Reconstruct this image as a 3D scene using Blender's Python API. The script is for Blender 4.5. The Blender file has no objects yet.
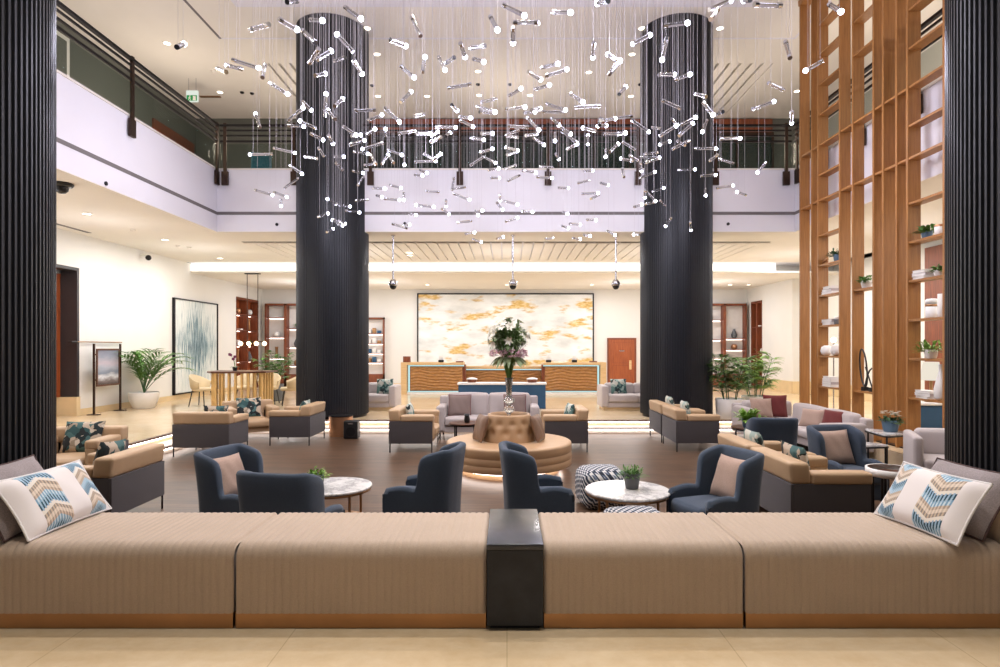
import bpy, bmesh, math, random
from mathutils import Vector, Matrix, Quaternion
R = random.Random(11)
PI = math.pi
F, CX, CY, EYE = 600.0, 507.0, 347.0, 1.6      # focal length in pixels, vanishing point, eye height
WZ = -0.24                                     # level of the sunken timber floor
S = bpy.context.scene
COL = S.collection

def at(px, py, Y):
    return Vector(((px - CX) * Y / F, Y, EYE - (py - CY) * Y / F))
def xat(px, Y):
    return (px - CX) * Y / F
def lin(c):
    c = c / 255.0
    return c / 12.92 if c <= 0.04045 else ((c + 0.055) / 1.055) ** 2.4
def rgb(r, g, b):
    return (lin(r), lin(g), lin(b), 1.0)

# ------------------------------------------------------------------ materials
def newmat(name):
    m = bpy.data.materials.new(name); m.use_nodes = True
    nt = m.node_tree
    return m, nt, nt.nodes['Principled BSDF']
def nd(nt, t, **kw):
    n = nt.nodes.new(t)
    for k, v in kw.items():
        setattr(n, k, v)
    return n
def coords(nt, scale=(1, 1, 1), kind='Object', rot=(0, 0, 0)):
    tc = nd(nt, 'ShaderNodeTexCoord'); mp = nd(nt, 'ShaderNodeMapping')
    mp.inputs['Scale'].default_value = scale; mp.inputs['Rotation'].default_value = rot
    nt.links.new(tc.outputs[kind], mp.inputs['Vector'])
    return mp.outputs['Vector']
def ramp(nt, fac, stops, mode='LINEAR'):
    r = nd(nt, 'ShaderNodeValToRGB'); cr = r.color_ramp; cr.interpolation = mode
    while len(cr.elements) < len(stops): cr.elements.new(0.5)
    for e, (p, c) in zip(cr.elements, stops):
        e.position = p; e.color = c
    nt.links.new(fac, r.inputs['Fac'])
    return r.outputs['Color']
def noise(nt, vec, scale, detail=3, rough=0.5):
    n = nd(nt, 'ShaderNodeTexNoise'); n.inputs['Scale'].default_value = scale
    n.inputs['Detail'].default_value = detail; n.inputs['Roughness'].default_value = rough
    nt.links.new(vec, n.inputs['Vector'])
    return n.outputs['Fac']
def math_(nt, op, a, b=None, c=None):
    n = nd(nt, 'ShaderNodeMath', operation=op)
    for i, x in enumerate((a, b, c)):
        if x is None: continue
        if isinstance(x, (int, float)): n.inputs[i].default_value = x
        else: nt.links.new(x, n.inputs[i])
    return n.outputs[0]
def mixc(nt, fac, a, b):
    n = nd(nt, 'ShaderNodeMix', data_type='RGBA')
    for s, x in ((n.inputs[0], fac), (n.inputs[6], a), (n.inputs[7], b)):
        if isinstance(x, (int, float, tuple)): s.default_value = x
        else: nt.links.new(x, s)
    return n.outputs[2]
def bump(nt, p, h, strength=0.2, dist=0.01):
    b = nd(nt, 'ShaderNodeBump'); b.inputs['Strength'].default_value = strength; b.inputs['Distance'].default_value = dist
    nt.links.new(h, b.inputs['Height']); nt.links.new(b.outputs['Normal'], p.inputs['Normal'])
def mul(c, k):
    return (min(1, c[0] * k), min(1, c[1] * k), min(1, c[2] * k), 1.0)
def plain(name, c, rough=0.6, metal=0.0, var=0.12, scale=6.0, bmp=0.0, bscale=60.0, spec=0.5, coat=0.0):
    m, nt, p = newmat(name); c = rgb(*c)
    v = coords(nt)
    f = noise(nt, v, scale, 4)
    nt.links.new(ramp(nt, f, [(0.3, mul(c, 1 - var)), (0.7, mul(c, 1 + var))]), p.inputs['Base Color'])
    p.inputs['Roughness'].default_value = rough; p.inputs['Metallic'].default_value = metal
    p.inputs['Specular IOR Level'].default_value = spec; p.inputs['Coat Weight'].default_value = coat
    if bmp: bump(nt, p, noise(nt, v, bscale, 2), bmp)
    return m
def fabric(name, c, scale=220.0, var=0.14, bmp=0.25):
    m, nt, p = newmat(name); c = rgb(*c); v = coords(nt)
    a = noise(nt, v, scale, 2); b = noise(nt, v, 5.0, 3)
    nt.links.new(mixc(nt, 0.5, ramp(nt, a, [(0.3, mul(c, 1 - 2 * var)), (0.7, mul(c, 1 + 2 * var))]),
                      ramp(nt, b, [(0.3, mul(c, 1 - var)), (0.7, mul(c, 1 + var))])), p.inputs['Base Color'])
    p.inputs['Roughness'].default_value = 0.9; p.inputs['Sheen Weight'].default_value = 0.15
    bump(nt, p, a, bmp, 0.004)
    return m
def wood(name, c1, c2, scale=(14, 14, 1.2), rough=0.42, detail=5):
    m, nt, p = newmat(name); v = coords(nt, scale)
    f = noise(nt, v, 2.2, detail, 0.62)
    nt.links.new(ramp(nt, f, [(0.28, rgb(*c1)), (0.72, rgb(*c2))]), p.inputs['Base Color'])
    p.inputs['Roughness'].default_value = rough
    bump(nt, p, f, 0.06, 0.004)
    return m
def emit(name, c, strength, sample=True):
    m = bpy.data.materials.new(name); m.use_nodes = True; nt = m.node_tree
    nt.nodes.clear(); o = nd(nt, 'ShaderNodeOutputMaterial'); e = nd(nt, 'ShaderNodeEmission')
    e.inputs['Color'].default_value = rgb(*c); e.inputs['Strength'].default_value = strength
    nt.links.new(e.outputs[0], o.inputs['Surface'])
    if not sample: m.cycles.emission_sampling = 'NONE'
    return m
def thin_glass(name, c, opacity=0.25, rough=0.02):
    m = bpy.data.materials.new(name); m.use_nodes = True; nt = m.node_tree
    p = nt.nodes['Principled BSDF']; o = nt.nodes['Material Output']
    p.inputs['Base Color'].default_value = rgb(*c); p.inputs['Roughness'].default_value = rough
    t = nd(nt, 'ShaderNodeBsdfTransparent'); t.inputs['Color'].default_value = (0.9, 0.93, 0.91, 1)
    mx = nd(nt, 'ShaderNodeMixShader'); mx.inputs[0].default_value = opacity
    nt.links.new(t.outputs[0], mx.inputs[1]); nt.links.new(p.outputs[0], mx.inputs[2]); nt.links.new(mx.outputs[0], o.inputs['Surface'])
    return m

def marble_floor():
    m, nt, p = newmat('marble_floor'); v = coords(nt)
    big = noise(nt, v, 0.9, 6, 0.6); fine = noise(nt, v, 9.0, 6, 0.65)
    c = mixc(nt, 0.4, ramp(nt, big, [(0.3, rgb(205, 180, 141)), (0.5, rgb(220, 198, 163)), (0.72, rgb(231, 214, 184))]),
             ramp(nt, fine, [(0.3, rgb(201, 174, 134)), (0.7, rgb(227, 208, 175))]))
    br = nd(nt, 'ShaderNodeTexBrick'); br.offset = 0.0; br.inputs['Scale'].default_value = 1.0
    br.inputs['Mortar Size'].default_value = 0.0035; br.inputs['Brick Width'].default_value = 1.2; br.inputs['Row Height'].default_value = 1.2
    mp = coords(nt); nt.links.new(mp, br.inputs['Vector'])
    nt.links.new(mixc(nt, math_(nt, 'MULTIPLY', br.outputs['Fac'], 0.35), c, rgb(150, 124, 92)), p.inputs['Base Color'])
    p.inputs['Roughness'].default_value = 0.16
    return m
def plank_floor():
    m, nt, p = newmat('plank_floor'); v = coords(nt)
    br = nd(nt, 'ShaderNodeTexBrick'); br.offset = 0.37; br.inputs['Scale'].default_value = 1.0
    br.inputs['Brick Width'].default_value = 1.6; br.inputs['Row Height'].default_value = 0.15; br.inputs['Mortar Size'].default_value = 0.003
    br.inputs['Color1'].default_value = rgb(60, 43, 32); br.inputs['Color2'].default_value = rgb(100, 75, 56); br.inputs['Mortar'].default_value = rgb(62, 50, 42)
    nt.links.new(v, br.inputs['Vector'])
    g = noise(nt, coords(nt, (1.2, 16, 1)), 2.5, 6, 0.65)
    c = mixc(nt, 0.55, br.outputs['Color'], ramp(nt, g, [(0.32, rgb(44, 31, 23)), (0.68, rgb(114, 87, 66))]))
    nt.links.new(c, p.inputs['Base Color']); p.inputs['Roughness'].default_value = 0.38; p.inputs['Specular IOR Level'].default_value = 0.35
    bump(nt, p, g, 0.08, 0.003)
    return m
def white_marble():
    m, nt, p = newmat('white_marble'); v = coords(nt)
    w = noise(nt, v, 3.5, 8, 0.7)
    d = math_(nt, 'ABSOLUTE', math_(nt, 'SUBTRACT', w, 0.5))
    nt.links.new(ramp(nt, d, [(0.0, rgb(176, 174, 174)), (0.05, rgb(222, 220, 218)), (0.15, rgb(242, 240, 237))]), p.inputs['Base Color'])
    p.inputs['Roughness'].default_value = 0.12
    return m
def leaf_print(name, cols, scale=13.0):
    m, nt, p = newmat(name); v = coords(nt, (1, 1, 0.3))
    n1 = nd(nt, 'ShaderNodeTexNoise'); n1.inputs['Scale'].default_value = 5.0; nt.links.new(v, n1.inputs['Vector'])
    vv = nd(nt, 'ShaderNodeVectorMath', operation='MULTIPLY_ADD'); vv.inputs[1].default_value = (0.25, 0.25, 0.25)
    nt.links.new(n1.outputs['Color'], vv.inputs[0]); nt.links.new(v, vv.inputs[2])
    vo = nd(nt, 'ShaderNodeTexVoronoi'); vo.inputs['Scale'].default_value = scale; nt.links.new(vv.outputs[0], vo.inputs['Vector'])
    sp = nd(nt, 'ShaderNodeSeparateColor'); nt.links.new(vo.outputs['Color'], sp.inputs[0])
    st = [(i / len(cols), rgb(*c)) for i, c in enumerate(cols)]
    nt.links.new(ramp(nt, sp.outputs[0], st, 'CONSTANT'), p.inputs['Base Color'])
    p.inputs['Roughness'].default_value = 0.85
    return m
def chevron_print():
    m, nt, p = newmat('chevron_print'); tc = nd(nt, 'ShaderNodeTexCoord'); sp = nd(nt, 'ShaderNodeSeparateXYZ')
    nt.links.new(tc.outputs['Object'], sp.inputs[0]); x, y = sp.outputs[0], sp.outputs[1]
    def band(x0, hw):
        s = math_(nt, 'DIVIDE', math_(nt, 'SUBTRACT', x, x0), hw); a = math_(nt, 'ABSOLUTE', s)
        inside = math_(nt, 'LESS_THAN', a, 1.0)
        t = math_(nt, 'FRACT', math_(nt, 'MULTIPLY', math_(nt, 'SUBTRACT', y, math_(nt, 'MULTIPLY', a, -0.05)), 5.6))
        base = ramp(nt, t, [(0, rgb(168, 192, 208)), (0.16, rgb(198, 214, 222)), (0.3, rgb(206, 186, 164)), (0.42, rgb(224, 208, 190)), (0.56, rgb(196, 176, 152)), (0.70, rgb(226, 218, 206)), (0.82, rgb(150, 180, 202))], 'CONSTANT')
        dash = ramp(nt, t, [(0, rgb(42, 84, 100)), (0.10, rgb(120, 158, 182)), (0.3, rgb(160, 144, 130)), (0.42, rgb(200, 184, 166)), (0.56, rgb(142, 132, 124)), (0.70, rgb(226, 218, 206)), (0.86, rgb(40, 74, 90))], 'CONSTANT')
        d = math_(nt, 'LESS_THAN', math_(nt, 'FRACT', math_(nt, 'MULTIPLY', s, 5.0)), 0.5)
        return inside, mixc(nt, d, base, dash)
    i1, c1 = band(-0.115, 0.105); i2, c2 = band(0.225, 0.075)
    c = mixc(nt, i2, mixc(nt, i1, rgb(232, 226, 224), c1), c2)
    nt.links.new(c, p.inputs['Base Color']); p.inputs['Roughness'].default_value = 0.9
    bump(nt, p, noise(nt, tc.outputs['Object'], 240, 2), 0.2, 0.003)
    return m
def weave_print():
    m, nt, p = newmat('weave_print'); v = coords(nt)
    sp = nd(nt, 'ShaderNodeSeparateXYZ'); nt.links.new(v, sp.inputs[0])
    s = math_(nt, 'ADD', sp.outputs[0], sp.outputs[1])
    a = math_(nt, 'FRACT', math_(nt, 'MULTIPLY', s, 17))
    tri = math_(nt, 'ABSOLUTE', math_(nt, 'SUBTRACT', a, 0.5))
    h = math_(nt, 'ADD', sp.outputs[2], math_(nt, 'MULTIPLY', math_(nt, 'SUBTRACT', sp.outputs[0], sp.outputs[1]), 0.72))
    b = math_(nt, 'FRACT', math_(nt, 'ADD', math_(nt, 'MULTIPLY', h, 17), tri))
    nt.links.new(ramp(nt, b, [(0, rgb(38, 44, 56)), (0.36, rgb(84, 98, 122)), (0.52, rgb(220, 218, 214)), (0.84, rgb(120, 132, 152))], 'CONSTANT'), p.inputs['Base Color'])
    p.inputs['Roughness'].default_value = 0.9
    return m
def streak_art():
    m, nt, p = newmat('streak_painting'); v = coords(nt, (1, 14, 0.9)); u = coords(nt, (1, 3, 1.0))
    f = noise(nt, v, 1.6, 6, 0.7); g = noise(nt, u, 0.7, 2)
    tc = nd(nt, 'ShaderNodeTexCoord'); sp = nd(nt, 'ShaderNodeSeparateXYZ'); nt.links.new(tc.outputs['Generated'], sp.inputs[0])
    mid = math_(nt, 'SUBTRACT', 0.5, math_(nt, 'ABSOLUTE', math_(nt, 'SUBTRACT', sp.outputs[2], 0.5)))
    mid2 = math_(nt, 'SUBTRACT', 0.5, math_(nt, 'ABSOLUTE', math_(nt, 'SUBTRACT', sp.outputs[1], 0.5)))
    k = math_(nt, 'ADD', math_(nt, 'MULTIPLY', f, 0.75), math_(nt, 'ADD', math_(nt, 'MULTIPLY', mid, 0.3), math_(nt, 'MULTIPLY', mid2, 0.28)))
    nt.links.new(ramp(nt, k, [(0.40, rgb(226, 228, 224)), (0.52, rgb(206, 214, 212)), (0.58, rgb(140, 164, 172)), (0.66, rgb(78, 104, 116)), (0.78, rgb(48, 66, 76))]), p.inputs['Base Color'])
    p.inputs['Roughness'].default_value = 0.7
    return m
def gold_art():
    m, nt, p = newmat('gold_leaf_painting')
    f = noise(nt, coords(nt, (1.0, 1, 2.4)), 0.75, 5, 0.55)
    base = ramp(nt, f, [(0.35, rgb(206, 208, 204)), (0.5, rgb(228, 229, 226)), (0.68, rgb(244, 244, 241))])
    a = noise(nt, coords(nt, (0.62, 1, 2.1)), 1.25, 2.2, 0.5); b = noise(nt, coords(nt, (2.0, 1, 7.0)), 2.2, 3, 0.6)
    k = math_(nt, 'ADD', math_(nt, 'MULTIPLY', a, 0.86), math_(nt, 'MULTIPLY', b, 0.16))
    mask = ramp(nt, k, [(0.55, (0, 0, 0, 1)), (0.625, (1, 1, 1, 1))])
    gold = ramp(nt, b, [(0.32, rgb(236, 216, 170)), (0.52, rgb(216, 178, 100)), (0.72, rgb(182, 140, 74))])
    nt.links.new(mixc(nt, mask, base, gold), p.inputs['Base Color']); p.inputs['Roughness'].default_value = 0.5
    return m
def seascape():
    m, nt, p = newmat('seascape_print'); v = coords(nt, (1, 1, 2.5)); f = noise(nt, v, 3.0, 5, 0.6)
    tc = nd(nt, 'ShaderNodeTexCoord'); sp = nd(nt, 'ShaderNodeSeparateXYZ'); nt.links.new(tc.outputs['Generated'], sp.inputs[0])
    k = math_(nt, 'ADD', sp.outputs[2], math_(nt, 'MULTIPLY', math_(nt, 'SUBTRACT', f, 0.5), 0.3))
    nt.links.new(ramp(nt, k, [(0.0, rgb(64, 56, 58)), (0.12, rgb(120, 112, 112)), (0.22, rgb(206, 208, 212)), (0.34, rgb(120, 130, 146)), (0.5, rgb(166, 172, 186)), (0.62, rgb(186, 176, 186)), (0.8, rgb(146, 152, 168)), (1.0, rgb(122, 128, 146))]), p.inputs['Base Color'])
    p.inputs['Roughness'].default_value = 0.3
    return m

M = {}
M['marble'] = marble_floor(); M['planks'] = plank_floor(); M['white_marble'] = white_marble()
M['ceiling'] = plain('cream_ceiling_paint', (232, 226, 217), 0.85, var=0.02, scale=1.0)
M['fascia'] = plain('white_fascia_paint', (228, 226, 232), 0.8, var=0.02, scale=1.0)
M['wall'] = plain('warm_white_wall_paint', (226, 223, 217), 0.85, var=0.02, scale=1.0)
M['sage'] = plain('shaded_wall_green', (96, 98, 91), 0.8, var=0.05, scale=1.0)  # unlit beige wall behind tinted glass, its shade put into the colour
M['slot'] = plain('slot_grey', (112, 106, 106), 0.7, var=0.05)
M['column'] = plain('column_black', (27, 29, 35), 0.42, var=0.1, scale=3.0, spec=0.5)
M['bench'] = fabric('bench_fabric', (182, 163, 144), 160.0, 0.06, 0.15)
M['gold'] = plain('brushed_gold', (178, 136, 98), 0.4, 1.0, 0.1, 4.0)
M['brass'] = plain('pale_brass', (212, 176, 116), 0.4, 0.35, 0.08)
M['black_oak'] = wood('black_oak', (20, 22, 28), (40, 43, 52), (3, 30, 3), 0.55)
M['navy'] = fabric('navy_fabric', (54, 67, 84), 150.0, 0.12)
M['charcoal'] = fabric('charcoal_fabric', (70, 65, 67), 260.0, 0.05)
M['taupe_back'] = fabric('taupe_weave', (150, 138, 130), 200.0, 0.06)
M['leather'] = plain('beige_leather', (184, 154, 120), 0.5, var=0.05, scale=4.0, bmp=0.05, bscale=150)
M['tan'] = plain('tan_leather', (190, 155, 118), 0.42, var=0.05, scale=4.0, bmp=0.05, bscale=150)
M['bronze_cushion'] = plain('bronze_satin', (128, 100, 80), 0.45, var=0.08, scale=6.0)
M['grey'] = fabric('grey_fabric', (184, 174, 172), 220.0, 0.06)
M['taupe'] = fabric('taupe_fabric', (172, 146, 131), 120.0, 0.1)
M['grey_pillow'] = fabric('grey_pillow', (148, 138, 138), 160.0, 0.18)
M['brown_pillow'] = fabric('brown_grey_pillow', (128, 110, 104), 160.0, 0.08)
M['maroon'] = fabric('maroon_fabric', (106, 42, 40), 160.0, 0.08)
M['blush'] = fabric('blush_fabric', (206, 178, 160), 160.0, 0.08)
M['leafprint'] = leaf_print('leaf_print', [(22, 40, 44), (186, 170, 150), (44, 80, 82), (28, 34, 36), (150, 136, 116), (206, 196, 180), (70, 104, 104)])
M['greenprint'] = leaf_print('green_print', [(40, 72, 74), (196, 196, 184), (92, 124, 118), (30, 44, 46), (150, 168, 160)])
M['chevron'] = chevron_print(); M['weave'] = weave_print()
M['white_piping'] = fabric('white_piping', (226, 222, 220), 160, 0.05)
M['bronze'] = plain('dark_bronze', (62, 45, 36), 0.4, 0.6, 0.12)
M['steel_dark'] = plain('dark_steel', (38, 36, 38), 0.4, 0.7, 0.1)
M['silver'] = plain('brushed_silver', (190, 190, 196), 0.25, 1.0, 0.05)
M['chrome'] = plain('chrome', (215, 215, 220), 0.08, 1.0, 0.02)
M['copper'] = plain('copper_cladding', (188, 140, 104), 0.35, 0.8, 0.1)
M['screen_oak'] = wood('screen_oak', (144, 96, 48), (176, 122, 66), (18, 18, 1.0), 0.45)
M['brown_wood'] = wood('brown_wood', (96, 46, 26), (142, 76, 44), (10, 10, 1.2), 0.45)
M['door_wood'] = wood('door_wood', (134, 64, 30), (172, 92, 48), (12, 12, 1.0), 0.4)
M['pale_oak'] = wood('pale_oak', (202, 166, 116), (224, 192, 146), (2, 14, 14), 0.45)
M['carved'] = wood('carved_walnut', (128, 84, 42), (186, 134, 74), (3, 10, 12), 0.4)
M['table_brown'] = wood('table_brown', (70, 42, 30), (104, 66, 46), (2, 14, 14), 0.3)
M['beige_stone'] = plain('beige_stone', (222, 196, 152), 0.3, var=0.08, scale=2.0)
M['blue'] = plain('petrol_blue', (36, 78, 112), 0.55, var=0.06)
M['teal_paint'] = plain('teal', (40, 110, 124), 0.5)
M['white'] = plain('white_lacquer', (236, 234, 230), 0.4, var=0.03)
M['black'] = plain('black_plastic', (22, 22, 24), 0.4, var=0.1)
M['pot_white'] = plain('white_glazed_pot', (232, 228, 222), 0.45, var=0.03)
M['pot_grey'] = plain('grey_stone_pot', (96, 98, 100), 0.6, var=0.15)
M['pot_blue'] = plain('blue_glazed_pot', (84, 112, 136), 0.4, var=0.1)
M['soil'] = plain('dark_soil', (48, 36, 28), 0.95, var=0.3, scale=40)
M['leaf'] = plain('green_leaf', (92, 134, 62), 0.5, var=0.35, scale=5)
M['leaf_light'] = plain('light_green_leaf', (122, 160, 66), 0.5, var=0.3, scale=5)
M['leaf_dark'] = plain('dark_green_leaf', (62, 98, 58), 0.5, var=0.35, scale=5)
M['leaf_pale'] = plain('pale_green_leaf', (136, 156, 112), 0.5, var=0.3, scale=8)
M['step_stone'] = plain('pale_step_stone', (236, 226, 214), 0.3, var=0.04)
M['petal_white'] = plain('white_petal', (236, 232, 216), 0.6, var=0.06)
M['petal_pink'] = plain('pink_petal', (240, 206, 218), 0.6, var=0.15, scale=20)
M['petal_plum'] = plain('plum_petal', (116, 44, 84), 0.6, var=0.15)
M['paper'] = plain('white_paper', (232, 228, 222), 0.7, var=0.04)
M['chair_cream'] = fabric('cream_chair_fabric', (204, 184, 148), 160, 0.06)
M['dark_panel'] = plain('charcoal_wall_panel', (50, 46, 48), 0.5, var=0.05)
M['dark_glass'] = plain('dark_window_glass', (34, 44, 42), 0.12, var=0.2, scale=1.5)
M['curtain'] = fabric('dark_curtain', (44, 44, 50), 60, 0.1)
M['streak'] = streak_art(); M['goldart'] = gold_art(); M['seascape'] = seascape()
M['mirror'] = plain('shelf_back_white', (226, 220, 214), 0.35, var=0.03)
M['dark_piping'] = fabric('dark_piping', (78, 56, 54), 160, 0.05)
M['glass'] = thin_glass('tinted_glass', (58, 74, 68), 0.12)
M['clear'] = thin_glass('clear_glass', (220, 226, 226), 0.3)
m, nt, p = newmat('acrylic_rod'); p.inputs['Base Color'].default_value = (0.72, 0.72, 0.76, 1); p.inputs['Transmission Weight'].default_value = 0.92
p.inputs['Roughness'].default_value = 0.08; p.inputs['IOR'].default_value = 1.46; M['acrylic'] = m
m, nt, p = newmat('crystal_glass'); p.inputs['Base Color'].default_value = (0.95, 0.97, 0.97, 1); p.inputs['Transmission Weight'].default_value = 0.85; p.inputs['Roughness'].default_value = 0.05; M['crystal'] = m
M['black_top'] = plain('black_lacquer_top', (50, 52, 58), 0.22, var=0.1)
M['cable'] = plain('steel_cable', (200, 196, 202), 0.5, 0.0, 0.02)
M['led_tip'] = emit('led_tip', (232, 234, 255), 22.0, False)
M['led_warm'] = emit('led_warm', (255, 226, 186), 9.0)
M['led_step'] = emit('led_step', (255, 240, 232), 9.0)
M['led_cove'] = emit('led_cove', (255, 250, 240), 2.6)
M['led_teal'] = emit('led_teal', (186, 222, 222), 1.2)
M['led_shelf'] = emit('led_shelf', (255, 236, 226), 4.5)
M['lamp_lens'] = emit('lamp_lens', (255, 238, 210), 9.0, False)
M['bulb'] = emit('bulb', (255, 222, 170), 10.0, False)
M['shade'] = emit('lit_lamp_shade', (250, 240, 222), 0.9, False)
M['sign_green'] = emit('sign_green', (60, 170, 96), 0.7, False)
M['sign_white'] = emit('sign_white', (236, 244, 232), 0.9, False)

# ------------------------------------------------------------------ mesh builder
class MB:
    def __init__(s): s.v = []; s.f = []; s.s = []
    def add(s, v, f, smooth=True):
        o = len(s.v); s.v += [tuple(p) for p in v]
        for q in f: s.f.append(tuple(i + o for i in q)); s.s.append(smooth)
        return s
    def box(s, x0, x1, y0, y1, z0, z1):
        v = [(x, y, z) for z in (z0, z1) for y in (y0, y1) for x in (x0, x1)]
        return s.add(v, [(0, 2, 3, 1), (4, 5, 7, 6), (0, 1, 5, 4), (2, 6, 7, 3), (0, 4, 6, 2), (1, 3, 7, 5)], False)
    def puff(s, x0, x1, y0, y1, z0, z1, r=0.03, bulge=0.0, n=6, xf=None):
        c = Vector(((x0 + x1) / 2, (y0 + y1) / 2, (z0 + z1) / 2)); h = Vector(((x1 - x0) / 2, (y1 - y0) / 2, (z1 - z0) / 2))
        r = min(r, h.x * .98, h.y * .98, h.z * .98)
        ks = [0, .35, .7, 1.0]
        def samples(a):
            inner = a - r
            lo = [-(inner + r * k) for k in reversed(ks)]; m = [inner * (2 * i / n - 1) for i in range(1, n)]
            return lo + m + [inner + r * k for k in ks]
        ax = [samples(h[i]) for i in range(3)]; idx = {}; vs = []; fs = []
        def vert(p):
            k = (round(p[0], 5), round(p[1], 5), round(p[2], 5))
            if k in idx: return idx[k]
            q = Vector([max(-(h[i] - r), min(h[i] - r, p[i])) for i in range(3)]); d = Vector(p) - q
            w = q + (d.normalized() * r if d.length > 1e-9 else d)
            if bulge:
                u = [p[i] / h[i] for i in range(3)]
                for i in range(3):
                    j, l = (i + 1) % 3, (i + 2) % 3
                    w[i] += bulge * (u[i] ** 3) * (1 - u[j] ** 2) * (1 - u[l] ** 2)
            w += c
            if xf: w = xf(w)
            idx[k] = len(vs); vs.append(w); return idx[k]
        for i in range(3):
            j, l = (i + 1) % 3, (i + 2) % 3
            for sg in (-1, 1):
                for a in range(len(ax[j]) - 1):
                    for b in range(len(ax[l]) - 1):
                        q = []
                        for (aa, bb) in ((a, b), (a + 1, b), (a + 1, b + 1), (a, b + 1)):
                            p = [0, 0, 0]; p[i] = sg * h[i]; p[j] = ax[j][aa]; p[l] = ax[l][bb]; q.append(vert(p))
                        fs.append(tuple(q) if sg > 0 else tuple(reversed(q)))
        return s.add(vs, fs, True)
    def cyl(s, p0, p1, r0, r1=None, n=16, caps=True, smooth=True):
        p0, p1 = Vector(p0), Vector(p1); r1 = r0 if r1 is None else r1
        d = (p1 - p0).normalized(); a = d.orthogonal().normalized(); b = d.cross(a)
        v = []
        for p, r in ((p0, r0), (p1, r1)):
            for i in range(n):
                t = 2 * PI * i / n; v.append(p + a * (r * math.cos(t)) + b * (r * math.sin(t)))
        s.add(v, [(i, (i + 1) % n, n + (i + 1) % n, n + i) for i in range(n)], smooth)
        if caps:
            s.add(v[:n], [tuple(reversed(range(n)))], False); s.add(v[n:], [tuple(range(n))], False)
        return s
    def lathe(s, prof, c=(0, 0, 0), n=32, closed=False, sx=1.0, sy=1.0):
        v = []; m = len(prof)
        for r, z in prof:
            for i in range(n):
                t = 2 * PI * i / n; v.append((c[0] + sx * r * math.cos(t), c[1] + sy * r * math.sin(t), c[2] + z))
        f = [(k * n + i, k * n + (i + 1) % n, (k + 1) * n + (i + 1) % n, (k + 1) * n + i) for k in range(m - 1) for i in range(n)]
        s.add(v, f, True)
        if not closed:
            s.f.append(tuple(len(s.v) - n * m + i for i in reversed(range(n)))); s.s.append(False)
            s.f.append(tuple(len(s.v) - n + i for i in range(n))); s.s.append(False)
        return s
    def tube(s, pts, r, n=8):
        pts = [Vector(p) for p in pts]; v = []; m = len(pts); rr = r if isinstance(r, (list, tuple)) else [r] * m
        a = None
        for k, p in enumerate(pts):
            d = (pts[min(k + 1, m - 1)] - pts[max(k - 1, 0)]).normalized()
            a = d.orthogonal().normalized() if a is None else (a - d * a.dot(d)).normalized()
            b = d.cross(a)
            for i in range(n):
                t = 2 * PI * i / n; v.append(p + (a * math.cos(t) + b * math.sin(t)) * rr[k])
        s.add(v, [(k * n + i, k * n + (i + 1) % n, (k + 1) * n + (i + 1) % n, (k + 1) * n + i) for k in range(m - 1) for i in range(n)], True)
        s.add(v[:n], [tuple(reversed(range(n)))], False); s.add(v[-n:], [tuple(range(n))], False)
        return s
    def ball(s, c, r, n=12, m=8, sz=1.0):
        pr = [(max(1e-4, r * math.sin(PI * k / m)), -r * sz * math.cos(PI * k / m)) for k in range(m + 1)]
        return s.lathe(pr, c, n)
    def grid(s, nu, nv, fn, smooth=True, flip=False):
        v = [fn(i / nu, j / nv) for j in range(nv + 1) for i in range(nu + 1)]; w = nu + 1
        f = [(j * w + i, j * w + i + 1, (j + 1) * w + i + 1, (j + 1) * w + i) for j in range(nv) for i in range(nu)]
        return s.add(v, [tuple(reversed(q)) for q in f] if flip else f, smooth)
    def prism(s, poly, z0, z1):
        n = len(poly); v = [(x, y, z0) for x, y in poly] + [(x, y, z1) for x, y in poly]
        return s.add(v, [tuple(reversed(range(n))), tuple(range(n, 2 * n))] + [(i, (i + 1) % n, n + (i + 1) % n, n + i) for i in range(n)], False)
    def leaf(s, base, d, up, L, w, bend=0.3, n=4):
        base, d, up = Vector(base), Vector(d).normalized(), Vector(up)
        side = d.cross(up)
        side = side.normalized() if side.length > 1e-4 else d.orthogonal().normalized()
        nrm = side.cross(d).normalized(); v = []
        for k in range(n + 1):
            t = k / n; p = base + d * (L * t) - Vector((0, 0, 1)) * (bend * L * t * t)
            ww = w * math.sin(PI * min(1, 0.12 + 0.88 * t)) ** 0.8 * 0.5
            v += [p - side * ww + nrm * ww * 0.3, p, p + side * ww + nrm * ww * 0.3]
        f = []
        for k in range(n):
            a = k * 3; f += [(a, a + 1, a + 4, a + 3), (a + 1, a + 2, a + 5, a + 4)]
        return s.add(v, f, True)
    def mesh(s, name, mat):
        me = bpy.data.meshes.new(name); me.from_pydata(s.v, [], s.f)
        me.polygons.foreach_set('use_smooth', s.s); me.materials.append(mat); me.update()
        return me
    def build(s, name, mat, parent=None, loc=None):
        me = s.mesh(name, M[mat] if isinstance(mat, str) else mat)
        if loc is not None: pass
        o = bpy.data.objects.new(name, me); COL.objects.link(o)
        if parent is not None: o.parent = parent
        if loc is not None: o.location = loc
        return o

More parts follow.
